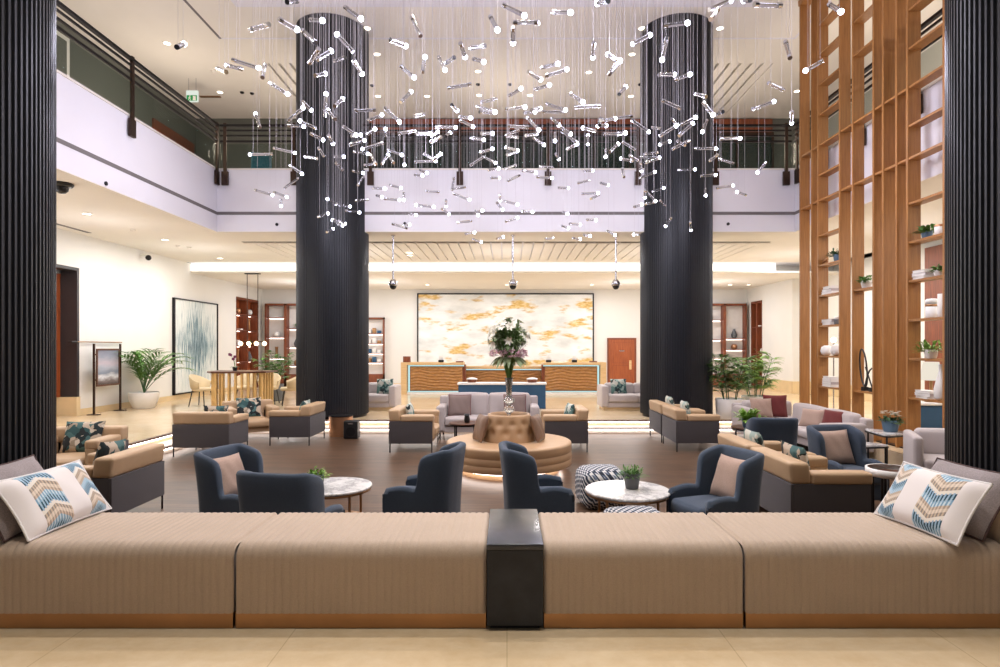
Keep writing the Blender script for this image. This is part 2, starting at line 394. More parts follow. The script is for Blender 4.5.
def tag(o, label, cat, group=None, kind=None):
    o['label'] = label; o['category'] = cat
    if group: o['group'] = group
    if kind: o['kind'] = kind
    return o
def thing(name, label, cat, loc=(0, 0, 0), rz=0.0, group=None):
    o = bpy.data.objects.new(name, None); COL.objects.link(o); o.empty_display_size = 0.1
    o.location = loc; o.rotation_euler = (0, 0, rz)
    return tag(o, label, cat, group)
def struct(name, mb, mat, label=None, cat=None, parent=None):
    o = mb.build(name, mat, parent); o['kind'] = 'structure'
    if label: o['label'] = label; o['category'] = cat
    return o
def dup(root, loc, rz, label, group=None):
    def cp(o, par):
        c = o.copy(); COL.objects.link(c)
        if par is not None: c.parent = par
        for ch in [k for k in ALLCH.get(o.name, [])]: cp(ch, c)
        return c
    ALLCH.clear()
    for o in bpy.data.objects:
        if o.parent: ALLCH.setdefault(o.parent.name, []).append(o)
    r = cp(root, None); r.location = loc; r.rotation_euler = (0, 0, rz); r['label'] = label
    if group: r['group'] = group
    return r
ALLCH = {}
def face(dx, dy):
    return math.atan2(-dx, dy)

def pillow_mesh(w, h, t, n=14):
    mb = MB()
    def fn(sg):
        def g(a, b):
            u, v = 2 * a - 1, 2 * b - 1
            x = w / 2 * u * (1 - 0.06 * (1 - v * v)); y = h / 2 * v * (1 - 0.06 * (1 - u * u))
            k = max(0.0, (1 - u ** 4) * (1 - v ** 4)) ** 0.6
            wr = 0.006 * math.sin(9 * u + 4 * v) * k
            return (x, y, sg * (t / 2 * k + wr * 0.6))
        return g
    mb.grid(n, n, fn(1)); mb.grid(n, n, fn(-1), flip=True)
    return mb
def pillow(name, label, loc, w, h, t, n, tilt, mat, roll=0.0, piping=None, group=None, buttons=0, cat='cushion'):
    """loc = middle of the lower edge, n = the horizontal way it faces, tilt = how far it leans back (degrees)"""
    a = math.radians(tilt); n = Vector((n[0], n[1], 0)).normalized()
    front = n * math.cos(a) + Vector((0, 0, 1)) * math.sin(a); up = Vector((0, 0, 1)) * math.cos(a) - n * math.sin(a)
    right = up.cross(front); m3 = Matrix((right, up, front)).transposed()
    m3 = m3 @ Matrix.Rotation(math.radians(roll), 3, 'Z')
    c = Vector(loc) + up * (h / 2)
    root = pillow_mesh(w, h, t).build(name, mat)
    root.matrix_world = Matrix.Translation(c) @ m3.to_4x4()
    tag(root, label, cat, group)
    if piping:
        pts = []
        for k in range(48):
            q = k / 12; s_ = int(q); f = 2 * (q - s_) - 1
            u, v = [(f, -1), (1, f), (-f, 1), (-1, -f)][s_]
            pts.append((w / 2 * u * (1 - 0.06 * (1 - v * v)), h / 2 * v * (1 - 0.06 * (1 - u * u)), 0))
        pts.append(pts[0])
        MB().tube(pts, 0.007, 6).build('piping', piping, root)
    if buttons:
        b = MB()
        for bx in (-.25, .25):
            for by in (-.2, .2): b.ball((bx * w, by * h, t * 0.42), 0.012, 8, 6)
        b.build('button', mat, root)
    return root
# ------------------------------------------------------------------ the room
XL, XR, YB = -10.0, 9.8, 24.5          # left wall, right wall, back wall
FX0, FX1, FY = -6.67, 6.62, 13.8       # edges of the mezzanine opening
ZB, ZT, ZC, ZR = 4.245, 5.67, 8.95, 3.95
PX0, PX1, PY0, PY1 = -6.25, 5.95, 4.15, 13.15   # sunken lounge
PY0 = 4.16
b = MB(); b.box(-11, 11.5, -3, PY0, -.5, 0); b.box(-11, PX0, PY0, PY1, -.5, 0); b.box(PX1, 11.5, PY0, PY1, -.5, 0); b.box(-11, 11.5, PY1, YB, -.5, 0)
struct('floor', b, 'marble')
b = MB(); b.box(PX0, PX1, PY0, PY1, -.5, WZ); struct('floor', b, 'planks')
b = MB(); b.box(PX0, PX1, PY1 - .36, PY1, WZ, -.12); b.box(PX0, PX0 + .36, PY0, PY1 - .36, WZ, -.12)
struct('step', b, 'step_stone')
b = MB()
for d, z in ((0.0, 0.0), (.36, -.12)):
    b.box(PX0, PX1, PY1 - d - .05, PY1 - d + .03, z - .025, z + .004)
    b.box(PX0 + d - .03, PX0 + d + .05, PY0, PY1 - d - .05, z - .025, z + .004)
struct('step_nosing', b, 'table_brown')
b = MB()
for d, z in ((0.0, -.028), (.36, -.148)):
    b.box(PX0 + d + .06, PX1, PY1 - d - .03, PY1 - d - .002, z - .022, z)
    b.box(PX0 + d + .002, PX0 + d + .03, PY0, PY1 - d - .06, z - .022, z)
o = struct('step_light', b, 'led_step')

# walls
ZW = ZC + .25
b = MB(); b.box(XL - .6, XL, -3, 12.6, 0, ZB); b.box(XL - .6, XL, 14.0, 22.14, 0, ZB); b.box(XL - .6, XL, 24.16, YB + .3, 0, ZB); b.box(XL - .6, XL, 22.14, 24.16, 3.47, ZB); b.box(XL - .6, XL - .36, 22.14, 24.16, 0, 3.47); b.box(XL - .6, XL, 12.6, 14.0, 3.44, ZB); b.box(XL - .9, XL - .6, 12.4, 14.2, 0, ZB)
struct('wall_left', b, 'wall')
b = MB(); b.box(XL - .6, XL, -3, 19.6, ZB, ZW); struct('wall_left', b, 'sage')
b = MB(); b.box(XL, XR + .9, YB, YB + .3, 0, ZB); struct('wall_back', b, 'wall')
b = MB(); b.box(XR, XR + 1.1, 20.6, 23.04, 0, ZB); b.box(XR, XR + 1.1, 24.11, YB, 0, ZB); b.box(XR, XR + 1.1, 23.04, 24.11, 3.41, ZB); b.box(XR + .38, XR + 1.1, 23.04, 24.11, 0, 3.41); b.box(XR + .85, XR + 1.2, -3, 20.6, 0, ZB); struct('wall_right', b, 'wall')
b = MB(); b.box(XR + .4, XR + 1.1, -3, 19.6, ZB, ZW); struct('wall_right', b, 'wall')
b = MB(); b.box(XL, XR + .4, 19.3, 19.6, ZT, ZW); struct('wall_upper_back', b, 'sage')
# portal in the left wall
b = MB(); b.box(XL - .37, XL + .02, 13.93, 14.0, .44, 3.44); b.box(XL - .37, XL + .02, 12.6, 13.93, 3.37, 3.44); struct('trim_1', b, 'dark_panel')
b = MB(); b.box(XL - .44, XL - .37, 12.6, 14.0, .44, 3.3); o = struct('door_1', b, 'door_wood')
b = MB(); b.box(XL - .55, XL + .03, 13.9, 14.02, 0, .44); struct('baseboard_left', b, 'beige_stone')
b = MB(); b.box(XL, XL + .025, 14.02, 22.14, 0, .15); b.box(XL, XL + .025, -1, 12.6, 0, .15); struct('baseboard_left', b, 'beige_stone')
b = MB(); b.box(XR - .03, XR, 20.58, 23.04, 0, .42); b.box(XR + .82, XR + .85, -1, 20.6, 0, .42); b.box(XR - .03, XR + .82, 20.55, 20.6, 0, .42); struct('baseboard_right', b, 'beige_stone')
b = MB(); b.box(XL, XR, YB - .025, YB, 0, .12); struct('baseboard_back', b, 'beige_stone')

# mezzanine slabs: white fascias, cream undersides
def slab(x0, x1, y0, y1):
    f = MB(); f.box(x0, x1, y0, y1, ZB + .012, ZT); struct('mezzanine_slab', f, 'fascia')
slab(XL, FX0, -3, 19.6); slab(FX0, FX1, FY, 19.6); slab(FX1, XR + 1.2, -3, 19.6)
b = MB(); b.box(FX0, FX1, FY + .002, 15.1, ZB, ZB + .012); b.box(XL, FX0 - .002, -3, 18.7, ZB, ZB + .012); b.box(FX1 + .002, XR + 1.2, -3, 18.7, ZB, ZB + .012)
b.box(FX0, FX1, 18.2, 18.7, ZB, ZB + .012)
struct('ceiling', b, 'ceiling')
# slatted soffit over the lobby
b = MB(); x = FX0 + .02
while x < FX1 - .1:
    b.box(x, x + .235, 15.14, 18.2, ZB - .03, ZB + .012); x += .272
struct('ceiling_slats', b, 'ceiling')
b = MB(); b.box(FX0, FX1, 15.06, 15.14, ZB - .004, ZB + .01); struct('trim_2', b, 'slot')
# lower ceiling at the reception with its light cove
b = MB(); b.box(XL, XR + 1.1, 18.95, YB, ZR, ZR + .05); b.box(XL, XR + 1.1, 19.6, YB + .3, ZB, ZB + .1)
struct('ceiling', b, 'ceiling')
b = MB(); b.box(XL, XR + 1.1, 19.56, 19.6, ZR + .06, ZT); struct('wall_cove', b, 'wall')
b = MB(); b.box(-9.98, 8.5, 18.97, 19.02, ZR + .05, ZB - .01); struct('cove_light', b, 'led_cove')
# upper ceiling with grooves
b = MB(); b.box(XL - .6, XR + 1.2, -3, 15.55, ZC, ZC + .2); b.box(XL - .6, -6.45, 15.55, 19.6, ZC, ZC + .2); b.box(6.9, XR + 1.2, 15.55, 19.6, ZC, ZC + .2)
b.box(-6.45, 6.9, 18.9, 19.6, ZC, ZC + .2)
for g0, g1 in ((-6.45, -4.75), (4.65, 6.9)):
    x = g0
    while x < g1 - .05:
        b.box(x, min(g1, x + .215), 15.55, 18.9, ZC, ZC + .05); x += .287
b.box(-4.75, 4.65, 15.55, 18.9, ZC, ZC + .05)
b.box(-6.45, 6.9, 15.5, 18.95, ZC + .14, ZC + .2)
struct('ceiling', b, 'ceiling')
b = MB(); b.box(-5.7, 5.2, 3.5, 12.62, ZC - .2, ZC + .01); struct('chandelier_canopy', b, 'fascia')
b = MB(); b.box(-6.86, -6.80, 2, 14.3, ZC - .006, ZC + .02); struct('trim_3', b, 'slot')
b = MB(); b.box(-6.8, 6.85, 14.26, 14.32, ZC - .006, ZC + .02); b.box(6.82, 6.88, 2, 14.3, ZC - .006, ZC + .02); struct('trim_4', b, 'fascia')
# dark slot along the fascias, capping strip
b = MB(); z0, z1 = 4.64, 4.71
b.box(FX0, FX1, FY - .006, FY + .01, z0, z1); b.box(FX0 - .01, FX0 + .006, -3, FY, z0, z1); b.box(FX1 - .006, FX1 + .01, -3, FY, z0, z1); struct('trim_5', b, 'slot')
b = MB(); b.box(FX0, FX1, FY - .02, FY + .12, ZT, ZT + .035); b.box(FX0 - .12, FX0 + .02, -3, FY, ZT, ZT + .035); b.box(FX1 - .02, FX1 + .12, -3, FY, ZT, ZT + .035); struct('trim_6', b, 'ceiling')
b = MB(); b.box(-9.72, -9.62, 9, 13.9, ZB - .006, ZB + .01); struct('trim_7', b, 'slot')
# upper back wall: timber band over dark glazing
b = MB(); b.box(-5.2, 8.5, 19.2, 19.3, 8.47, 8.9); struct('trim_8', b, 'brown_wood')
b = MB(); b.box(-5.2, 8.5, 19.24, 19.3, ZT, 8.47)
w1 = struct('window_1', b, 'dark_glass')
b = MB(); x = -5.2
while x < 8.6:
    b.box(x - .03, x + .03, 19.18, 19.26, ZT, 8.47); x += 1.142
b.box(-5.2, 8.5, 19.18, 19.26, 8.38, 8.47); o = b.build('window_frame', 'bronze', w1); o['kind'] = 'structure'
def drape(n, x0, x1):
    f = MB()
    f.grid(int((x1 - x0) * 40), 2, lambda u, v: (x0 + (x1 - x0) * u, 19.12 + .035 * math.sin((x0 + (x1 - x0) * u) * 38), ZT + .03 + v * 2.6), True)
    o = f.build(n, 'curtain'); md = o.modifiers.new('thickness', 'SOLIDIFY'); md.thickness = 0.012
    return o
for k, (x0, x1) in enumerate(((-4.9, -2.9), (-2.1, -.4), (.6, 1.2))):
    tag(drape('curtain', x0, x1), ['dark curtain behind the balcony glass right of the first tall column', 'dark curtain behind the balcony glass, middle of the three', 'narrow dark curtain behind the balcony glass, last of the three towards the shelving'][k], 'curtain', 'dark curtains on the mezzanine')
# mezzanine door, left
b = MB(); b.box(XL - .02, XL + .05, 16.9, 19.1, ZT, 8.05); struct('door_2', b, 'brown_wood')
# door in the back wall
b = MB(); b.box(4.165, 5.19, YB - .06, YB - .001, 0, 1.9); d = struct('door_3', b, 'door_wood')
b = MB()
for z0, z1 in ((.1, .85), (.95, 1.78)):
    b.box(4.3, 4.31, YB - .066, YB - .058, z0, z1); b.box(5.04, 5.05, YB - .066, YB - .058, z0, z1)
    b.box(4.3, 5.05, YB - .066, YB - .058, z0, z0 + .01); b.box(4.3, 5.05, YB - .066, YB - .058, z1 - .01, z1)
o = b.build('door_panel_line', 'brown_wood', d); o['kind'] = 'structure'
b = MB(); b.puff(4.97, 5.07, YB - .1, YB - .058, .68, 1.06, .02); o = b.build('push_plate', 'pale_oak', d); o['kind'] = 'structure'
b = MB(); b.box(4.58, 4.78, YB - .072, YB - .06, 1.42, 1.46); o = b.build('door_sign', 'silver', d); o['kind'] = 'structure'
b = MB(); b.box(4.09, 4.165, YB - .07, YB, 0, 1.97); b.box(5.19, 5.265, YB - .07, YB, 0, 1.97); b.box(4.165, 5.19, YB - .07, YB, 1.9, 1.97); struct('trim_9', b, 'brown_wood')
# brown timber wall panel beyond the shelving, right
b = MB(); b.box(XR + .78, XR + .849, 13.4, 15.2, .42, 4.1); struct('trim_10', b, 'brown_wood')

# ------------------------------------------------------------------ columns
def column(name, x, y, z0, z1, r, n, label, bead=True):
    t = thing(name, label, 'column', (x, y, z0), 0, 'four tall fluted columns'); t['kind'] = 'structure'
    mb = MB(); v = []; ring = []
    for k in range(n):
        for fr, rr in ((0.0, r), (.34, r), (.46, r - .016), (.88, r - .016)):
            a = 2 * PI * (k + fr) / n; ring.append((rr * math.cos(a), rr * math.sin(a)))
    m_ = len(ring); v = [(p[0], p[1], .06) for p in ring] + [(p[0], p[1], z1 - z0) for p in ring]
    mb.add(v, [(i, (i + 1) % m_, m_ + (i + 1) % m_, m_ + i) for i in range(m_)], False)
    mb.build('fluted_shaft', 'column', t)
    mb = MB(); mb.cyl((0, 0, 0), (0, 0, .08), r - .05, n=64); mb.build('base_plinth', 'steel_dark', t)
    return t
RC = .815
column('fluted_column', -4.06, 14.0, 0, ZC, RC, 96, 'black fluted column standing left of the reception desk')
column('fluted_column', 3.94, 14.0, 0, ZC, RC, 96, 'black fluted column standing right of the reception desk')
column('fluted_column', -4.06, 4.05, 0, ZC, RC, 116, 'black ribbed column behind the left end of the long bench')
column('fluted_column', 3.94, 4.02, 0, ZC, RC, 116, 'black ribbed column behind the right end of the long bench')

# ------------------------------------------------------------------ balcony railings
def railing(label, p0, p1, posts, nrm):
    p0, p1 = Vector(p0), Vector(p1); d = (p1 - p0); L = d.length; d.normalize(); n = Vector(nrm)
    t = thing('balcony_railing', label, 'railing', (p0.x, p0.y, ZT), 0, 'balcony railings')
    q0, q1 = Vector((0, 0, 0)), p1 - p0; off = n * .05
    def bar(name, z, hw, hh, mat='steel_dark'):
        b = MB(); c = off; pts = []
        for e in (q0, q1):
            for s_ in (-hw, hw):
                for zz in (z - hh, z + hh): pts.append(e + c + n * s_ + Vector((0, 0, zz)))
        b.add(pts, [(0, 1, 3, 2), (4, 6, 7, 5), (0, 4, 5, 1), (2, 3, 7, 6), (1, 5, 7, 3), (0, 2, 6, 4)], False); return b.build(name, mat, t)
    bar('handrail', 1.0, .035, .025); bar('rail', .89, .014, .018); bar('rail', .77, .014, .018); bar('rail', .64, .014, .022)
    bar('glass_panel', .31, .006, .27, 'glass')
    for s_ in posts:
        c = d * s_ + off + n * .0; b = MB()
        hx = .035
        def bx(mb, cc, a, w, z0, z1):
            pts = [cc + d * i * a + n * j * w + Vector((0, 0, z)) for z in (z0, z1) for j in (-1, 1) for i in (-1, 1)]
            mb.add(pts, [(0, 2, 3, 1), (4, 5, 7, 6), (0, 1, 5, 4), (2, 6, 7, 3), (0, 4, 6, 2), (1, 3, 7, 5)], False)
        bx(b, c, .035, .022, -.06, 1.06); o = b.build('post', 'bronze', t)
        b = MB(); bx(b, c + n * -.0, .075, .024, -.36, -.05); b.build('base_plate', 'bronze', o)
    return t
railing('dark balcony railing running along the left mezzanine edge', (FX0, 1.5, 0), (FX0, 13.74, 0), (2.8, 5.95, 9.1, 12.2), (1, 0, 0))
railing('dark balcony railing across the back mezzanine edge', (FX0 + .1, FY, 0), (FX1 - .1, FY, 0), [x - FX0 - .1 for x in (-6.46, -4.88, -3.13, -1.08, .94, 3.0, 4.78, 6.4)], (0, -1, 0))
railing('dark balcony railing seen between the oak shelving boards', (FX1, 1.5, 0), (FX1, 13.74, 0), (2.3, 5.2, 8.1, 9.6, 10.9, 12.1), (-1, 0, 0))

# ------------------------------------------------------------------ ceiling fittings
def downlight(px, py, z, label, grp, k=1.0):
    Y = F * (z - EYE) / (CY - py); x = xat(px, Y)
    t = thing('ceiling_light', label, 'ceiling light', (x, Y, z), 0, grp)
    b = MB(); b.lathe([(.10 * k, 0.0), (.10 * k, -.012), (.078 * k, -.014), (.078 * k, -.004)], (0, 0, 0), 20, True); b.build('trim_ring', 'white', t)
    b = MB(); b.lathe([(.001, -.008), (.079 * k, -.008)], (0, 0, 0), 20, True); b.build('lens', 'lamp_lens', t)
    return (x, Y, z)
DL_LOW = [(87, 213.5), (165, 239.5), (220, 258), (410, 255), (350, 246)]
DL_HI = [(167, 43), (220, 92), (367, 28), (377, 54), (478, 71), (378, 96), (427, 96), (479, 95), (530, 95), (589, 72), (632, 54), (642, 28), (720, 28), (797, 91), (631, 96)]
for p in DL_LOW: downlight(p[0], p[1], ZB - (.09 if 300 < p[0] else 0), 'round recessed ceiling light under the mezzanine, left side of the lobby', 'downlights under the mezzanine')
for p in DL_HI: downlight(p[0], p[1], ZC, 'round recessed ceiling light in the high cream ceiling', 'downlights in the high ceiling', 1.0)
for x in (-6.6, -3, 0, 3.2, 6.2, 8.4, 9.1): downlight(CX + F * x / 22.6, CY - F * (ZR - EYE) / 22.6, ZR, 'round recessed ceiling light above the reception', 'downlights above the reception')
# pendants over the steps
for k, (x, lb) in enumerate(((-2.69, 'silver ceiling camera pendant nearest the left tall column'), (.14, 'silver ceiling camera pendant above the flower arrangement'), (2.57, 'silver ceiling camera pendant nearest the right tall column'))):
    t = thing('camera_pendant', lb, 'security camera', (x, 14.17, ZB), 0, 'ceiling camera pendants')
    b = MB(); b.cyl((0, 0, 0), (0, 0, -.03), .05); b.build('ceiling_rose', 'silver', t)
    b = MB(); b.cyl((0, 0, -.03), (0, 0, -1.06), .018); b.build('rod', 'silver', t)
    b = MB(); b.lathe([(.02, .06), (.05, .05), (.10, -.02), (.105, -.08), (.09, -.1)], (0, 0, -1.1), 20); b.build('housing', 'silver', t)
    b = MB(); b.lathe([(.085, -.1), (.07, -.15), (.04, -.18), (.001, -.19)], (0, 0, -1.1), 20, True); b.build('dome', 'black', t)
t = thing('dome_camera', 'black dome security camera beside the left ribbed column', 'security camera', (-7.2, 9.7, ZB))
b = MB(); b.lathe([(.16, 0), (.17, -.02), (.15, -.05), (.1, -.06)], (0, 0, 0), 20); b.build('mount', 'black', t)
b = MB(); b.lathe([(.1, -.06), (.09, -.12), (.05, -.16), (.001, -.17)], (0, 0, 0), 20, True); b.build('dome', 'black', t)
t = thing('dome_camera', 'small white dome security camera on the left wall', 'security camera', (XL, 16.4, 4.1))
b = MB(); b.puff(-.01, .18, -.05, .05, -.03, .03, .02); b.build('arm', 'white', t)
b = MB(); b.ball((.2, 0, -.06), .075); b.build('dome', 'steel_dark', t)
for (px, py) in ((105.5, 183.5), (277, 224.5), (405, 223.5), (728, 224)):
    Y = FY
    if px < 200: Y = F * FX0 / (px - CX)
    pos = at(px, py, Y); o = None
    b = MB()
    if px < 200: b.cyl((-.02, 0, 0), (.02, 0, 0), .035)
    else: b.cyl((0, .03, 0), (0, -.02, 0), .035)
    o = b.build('fascia_sensor', 'steel_dark', None, pos); tag(o, 'small round dark sensor on the white balcony fascia', 'sensor', 'fascia sensors')
for (px, py, z) in ((213, 71, ZC), (242, 92, ZC), (252, 93, ZC), (372, 85, ZC), (478, 84, ZC), (510, 84, ZC), (640, 84, ZC), (133, 229.5, ZB), (178, 245.5, ZB), (189, 247, ZB)):
    Y = F * (z - EYE) / (CY - py)
    b = MB(); b.lathe([(.055, 0), (.06, -.02), (.04, -.045), (.001, -.05)], (0, 0, 0), 14, True)
    tag(b.build('smoke_detector', 'ceiling' if px < 230 else 'steel_dark', None, (xat(px, Y), Y, z)), 'small round smoke detector on the cream ceiling', 'smoke detector', 'smoke detectors')
# exit sign over the left balcony
t = thing('exit_sign', 'hanging green exit sign with running figure above left balcony', 'exit sign', (-8.6, 16.4, 8.3))
b = MB(); b.box(-.155, .155, -.03, .03, 0, .3); b.build('sign_box', 'sign_white', t)
b = MB(); b.box(-.14, .14, -.034, -.028, .02, .17); b.build('green_panel', 'sign_green', t)
b = MB(); b.cyl((-.05, -.036, .145), (-.05, -.034, .145), .016); b.tube([(-.05, -.036, .12), (-.06, -.036, .085), (-.09, -.036, .05)], .009, 6); b.tube([(-.06, -.036, .085), (-.03, -.036, .06), (-.035, -.036, .03)], .009, 6); b.tube([(-.085, -.036, .10), (-.05, -.036, .115), (-.02, -.036, .095)], .007, 6)
b.box(.03, .11, -.037, -.033, .03, .15); b.build('running_figure', 'white', t)
b = MB(); b.cyl((-.1, 0, .3), (-.1, 0, ZC - 8.3), .006); b.cyl((.1, 0, .3), (.1, 0, ZC - 8.3), .006); b.build('hanger', 'silver', t)
b = MB(); b.box(-.3, .3, -.05, .05, -.02, 0)
tag(b.build('air_vent', 'gold', None, (-8.7, 17.6, ZC)), 'small orange air vent in the ceiling over the exit sign', 'air vent')
# picture light box behind the left balcony glass
t = thing('wall_panel', 'white framed wall panel on left mezzanine wall beside the ribbed column', 'picture', (XL, 13.05, 6.0))
b = MB(); b.box(0, .05, -.6, .6, 0, 2.6); b.build('frame', 'white', t)
b = MB(); b.box(.05, .06, -.5, .5, .1, 2.5); b.build('print', 'sage', t)
# ------------------------------------------------------------------ seating models (front = local +Y)
def wing_chair(label, loc, rz, grp='navy wing chairs'):
    t = thing('wing_chair', label, 'armchair', loc, rz, grp)
    mb = MB(); W, D, r, SXY = .36, .37, .16, .82
    path = [(-W, .38), (-W, .375), (-W, .35), (-W, .30), (-W, .22), (-W, .14), (-W, .07), (-W, .02), (-W, -.01), (-W, -.03), (-W, -.05), (-W, -.07), (-W, -.09), (-W, -.11), (-W, -.14), (-W, -.17)]
    for k in range(1, 7):
        a = PI + (PI / 2) * k / 7; path.append((-W + r + r * math.cos(a), -.20 + r * math.sin(a)))
    path += [(-.12, -.36), (-.06, -.365), (0, -.367)]
    path += [(-x, y) for x, y in reversed(path[:-1])]
    m_ = len(path); secs = []
    acc = [0.0]
    for i in range(1, m_): acc.append(acc[-1] + math.dist(path[i], path[i - 1]))
    tot = acc[-1]
    for i, (x, y) in enumerate(path):
        tx = path[min(i + 1, m_ - 1)][0] - path[max(i - 1, 0)][0]; ty = path[min(i + 1, m_ - 1)][1] - path[max(i - 1, 0)][1]
        l = math.hypot(tx, ty); nx, ny = -ty / l, tx / l      # towards the outside? path runs left-front > back > right-front
        if nx * x + ny * (y + .0) < 0 and abs(x) > .05: nx, ny = -nx, -ny
        if abs(x) <= .05: nx, ny = 0.0, -1.0
        # height along the run
        if y > .0: h = .545 + .02 * math.sin(y / .38 * PI * 1.3) - (.05 if y > .36 else 0)
        elif y > -.10: q = -y / .10; q = q * q * (3 - 2 * q); h = .545 + .305 * q
        else: h = .85 + .08 * min(1, (-.10 - y) / .16) ** .6
        wing = max(0.0, min(1.0, -y / .10))
        ear = .05 * max(0.0, 1 - abs(y + .07) / .13) if abs(x) > .3 else 0.0
        th = .085 if y > .0 else .085 + .015 * wing
        end = min(acc[i], tot - acc[i])
        if end < .03: th *= .45 + .55 * (end / .03)
        lean = .10 * max(0, min(1, (-.0 - y) / .3))
        flare = .035 * wing * (1 if abs(x) > .2 else 0.2)
        sec = []
        def pt(o_, z):
            k = max(0, (z - .3) / .65)
            bow = .018 * math.sin(PI * min(1, z / .9))
            return (SXY * (x + nx * (o_ + flare * k + bow * .6)), SXY * (y + ny * (o_ + bow) - lean * k * k + ear * max(0, k - .42) / .5), z * .955)
        for z in (.09, .11, .2, .3, .4, .48): sec.append(pt(0 if z > .1 else -.012, z * 1.0))
        for q in (.55, .7, .82, .92): 
            z = .48 + (h - .03 - .48) * (q - .5) / .5; sec.append(pt(0, z))
        sec.append(pt(-.004, h - .03)); sec.append(pt(-.018, h - .010)); sec.append(pt(-th * .5, h)); sec.append(pt(-th + .018, h - .010)); sec.append(pt(-th + .004, h - .03))
        for q in (.92, .82, .7, .55): 
            z = .48 + (h - .03 - .48) * (q - .5) / .5; sec.append(pt(-th, z))
        for z in (.44, .36, .28, .11, .09): sec.append(pt(-th, z))
        secs.append(sec)
    ns = len(secs[0]); v = [p for s_ in secs for p in s_]
    fs = [(i * ns + j, i * ns + (j + 1) % ns, (i + 1) * ns + (j + 1) % ns, (i + 1) * ns + j) for i in range(m_ - 1) for j in range(ns)]
    fs += [tuple(range(ns)), tuple(reversed(range((m_ - 1) * ns, m_ * ns)))]
    mb.add(v, fs, True); mb.build('shell', 'navy', t)
    mb = MB(); mb.puff(-.232, .232, -.22, .295, .10, .29, .02); mb.build('seat_base', 'navy', t)
    mb = MB(); mb.puff(-.229, .229, -.23, .33, .28, .43, .045, .015); mb.build('seat_cushion', 'navy', t)
    for sx in (-.26, .26):
        for sy in (-.23, .27):
            mb = MB(); mb.cyl((sx, sy, .1), (sx * 1.06, sy * 1.06, 0), .022, .014, 10); mb.build('leg', 'black', t)
    return t

def panel_chair(label, loc, rz, grp='beige panel armchairs'):
    t = thing('panel_armchair', label, 'armchair', loc, rz, grp)
    W, D = .475, .40
    for sx in (-1, 1):
        mb = MB(); x0, x1 = sorted((sx * W, sx * (W - .025))); mb.puff(x0, x1, -D + .025, D - .04, .155, .545, .008, n=2); mb.build('side_panel', 'charcoal', t)
        mb = MB(); x0, x1 = sorted((sx * (W + .006), sx * (W - .165))); mb.puff(x0, x1, -D + .20, D - .02, .535, .650, .028, .006); 
        x0, x1 = sorted((sx * (W - .027), sx * (W - .165))); mb.puff(x0, x1, -D + .20, D - .02, .22, .56, .03); mb.build('arm_cushion', 'leather', t)
        for sy in (-D + .02, D - .05):
            mb = MB(); mb.cyl((sx * (W - .015), sy, 0), (sx * (W - .015), sy, .54), .011, n=8); mb.build('leg', 'steel_dark', t)
    mb = MB(); mb.puff(-W, W, -D, -D + .025, .155, .545, .008, n=2); mb.build('back_panel', 'charcoal', t)
    mb = MB(); mb.puff(-W + .028, W - .028, -D + .03, D - .05, .165, .25, .015); mb.build('seat_base', 'leather', t)
    mb = MB(); mb.puff(-W + .168, W - .168, -D + .18, D + .0, .25, .42, .05, .02); mb.build('seat_cushion', 'leather', t)
    mb = MB()
    def slope(p):
        k = max(0, (p.z - .45) / .3); return Vector((p.x, p.y - .035 * k, p.z))
    mb.puff(-W + .0, W - .0, -D + .02, -D + .215, .54, .745, .032, .006, xf=slope); mb.puff(-W + .17, W - .17, -D + .03, -D + .205, .30, .58, .04); mb.build('back_cushion', 'leather', t)
    return t

def sofa(label, loc, rz, W, D=.82, hb=.82, ha=.62, hs=.42, leg=.14, mat='grey', seats=2, left=True, right=True, grp=None, legmat='steel_dark', plinth=False, aw=.17):
    t = thing('grey_sofa', label, 'sofa', loc, rz, grp)
    w = W / 2
    if plinth:
        mb = MB(); mb.box(-w + .06, w - .06, -D / 2 + .06, D / 2 - .08, 0, leg); mb.build('plinth', 'beige_stone', t)
    else:
        for sx in (-w + .07, w - .07):
            for sy in (-D / 2 + .07, D / 2 - .07):
                mb = MB(); mb.cyl((sx, sy, 0), (sx, sy, leg), .016, n=8); mb.build('leg', legmat, t)
    mb = MB(); mb.puff(-w, w, -D / 2, D / 2 - .03, leg, leg + .13, .02); mb.build('base_frame', mat, t)
    mb = MB(); mb.puff(-w, w, -D / 2, -D / 2 + .15, leg + .1, hb - .06, .035); mb.build('back', mat, t)
    x0 = -w; x1 = w
    if left:
        mb = MB(); mb.puff(-w, -w + aw, -D / 2 + .02, D / 2, leg + .02, ha, .035, .008); mb.build('arm', mat, t); x0 = -w + aw
    if right:
        mb = MB(); mb.puff(w - aw, w, -D / 2 + .02, D / 2, leg + .02, ha, .035, .008); mb.build('arm', mat, t); x1 = w - aw
    for k in range(seats):
        a, c = x0 + (x1 - x0) * k / seats, x0 + (x1 - x0) * (k + 1) / seats
        mb = MB(); mb.puff(a + .004, c - .004, -D / 2 + .16, D / 2 + .01, leg + .13, hs, .04, .015); mb.build('seat_cushion', mat, t)
        mb = MB()
        mb.puff(a + .006, c - .006, -D / 2 + .10, -D / 2 + .30, hs - .02, hb, .05, .02, xf=lambda p: Vector((p.x, p.y - .06 * (p.z - hs), p.z))); mb.build('back_cushion', mat, t)
    return t

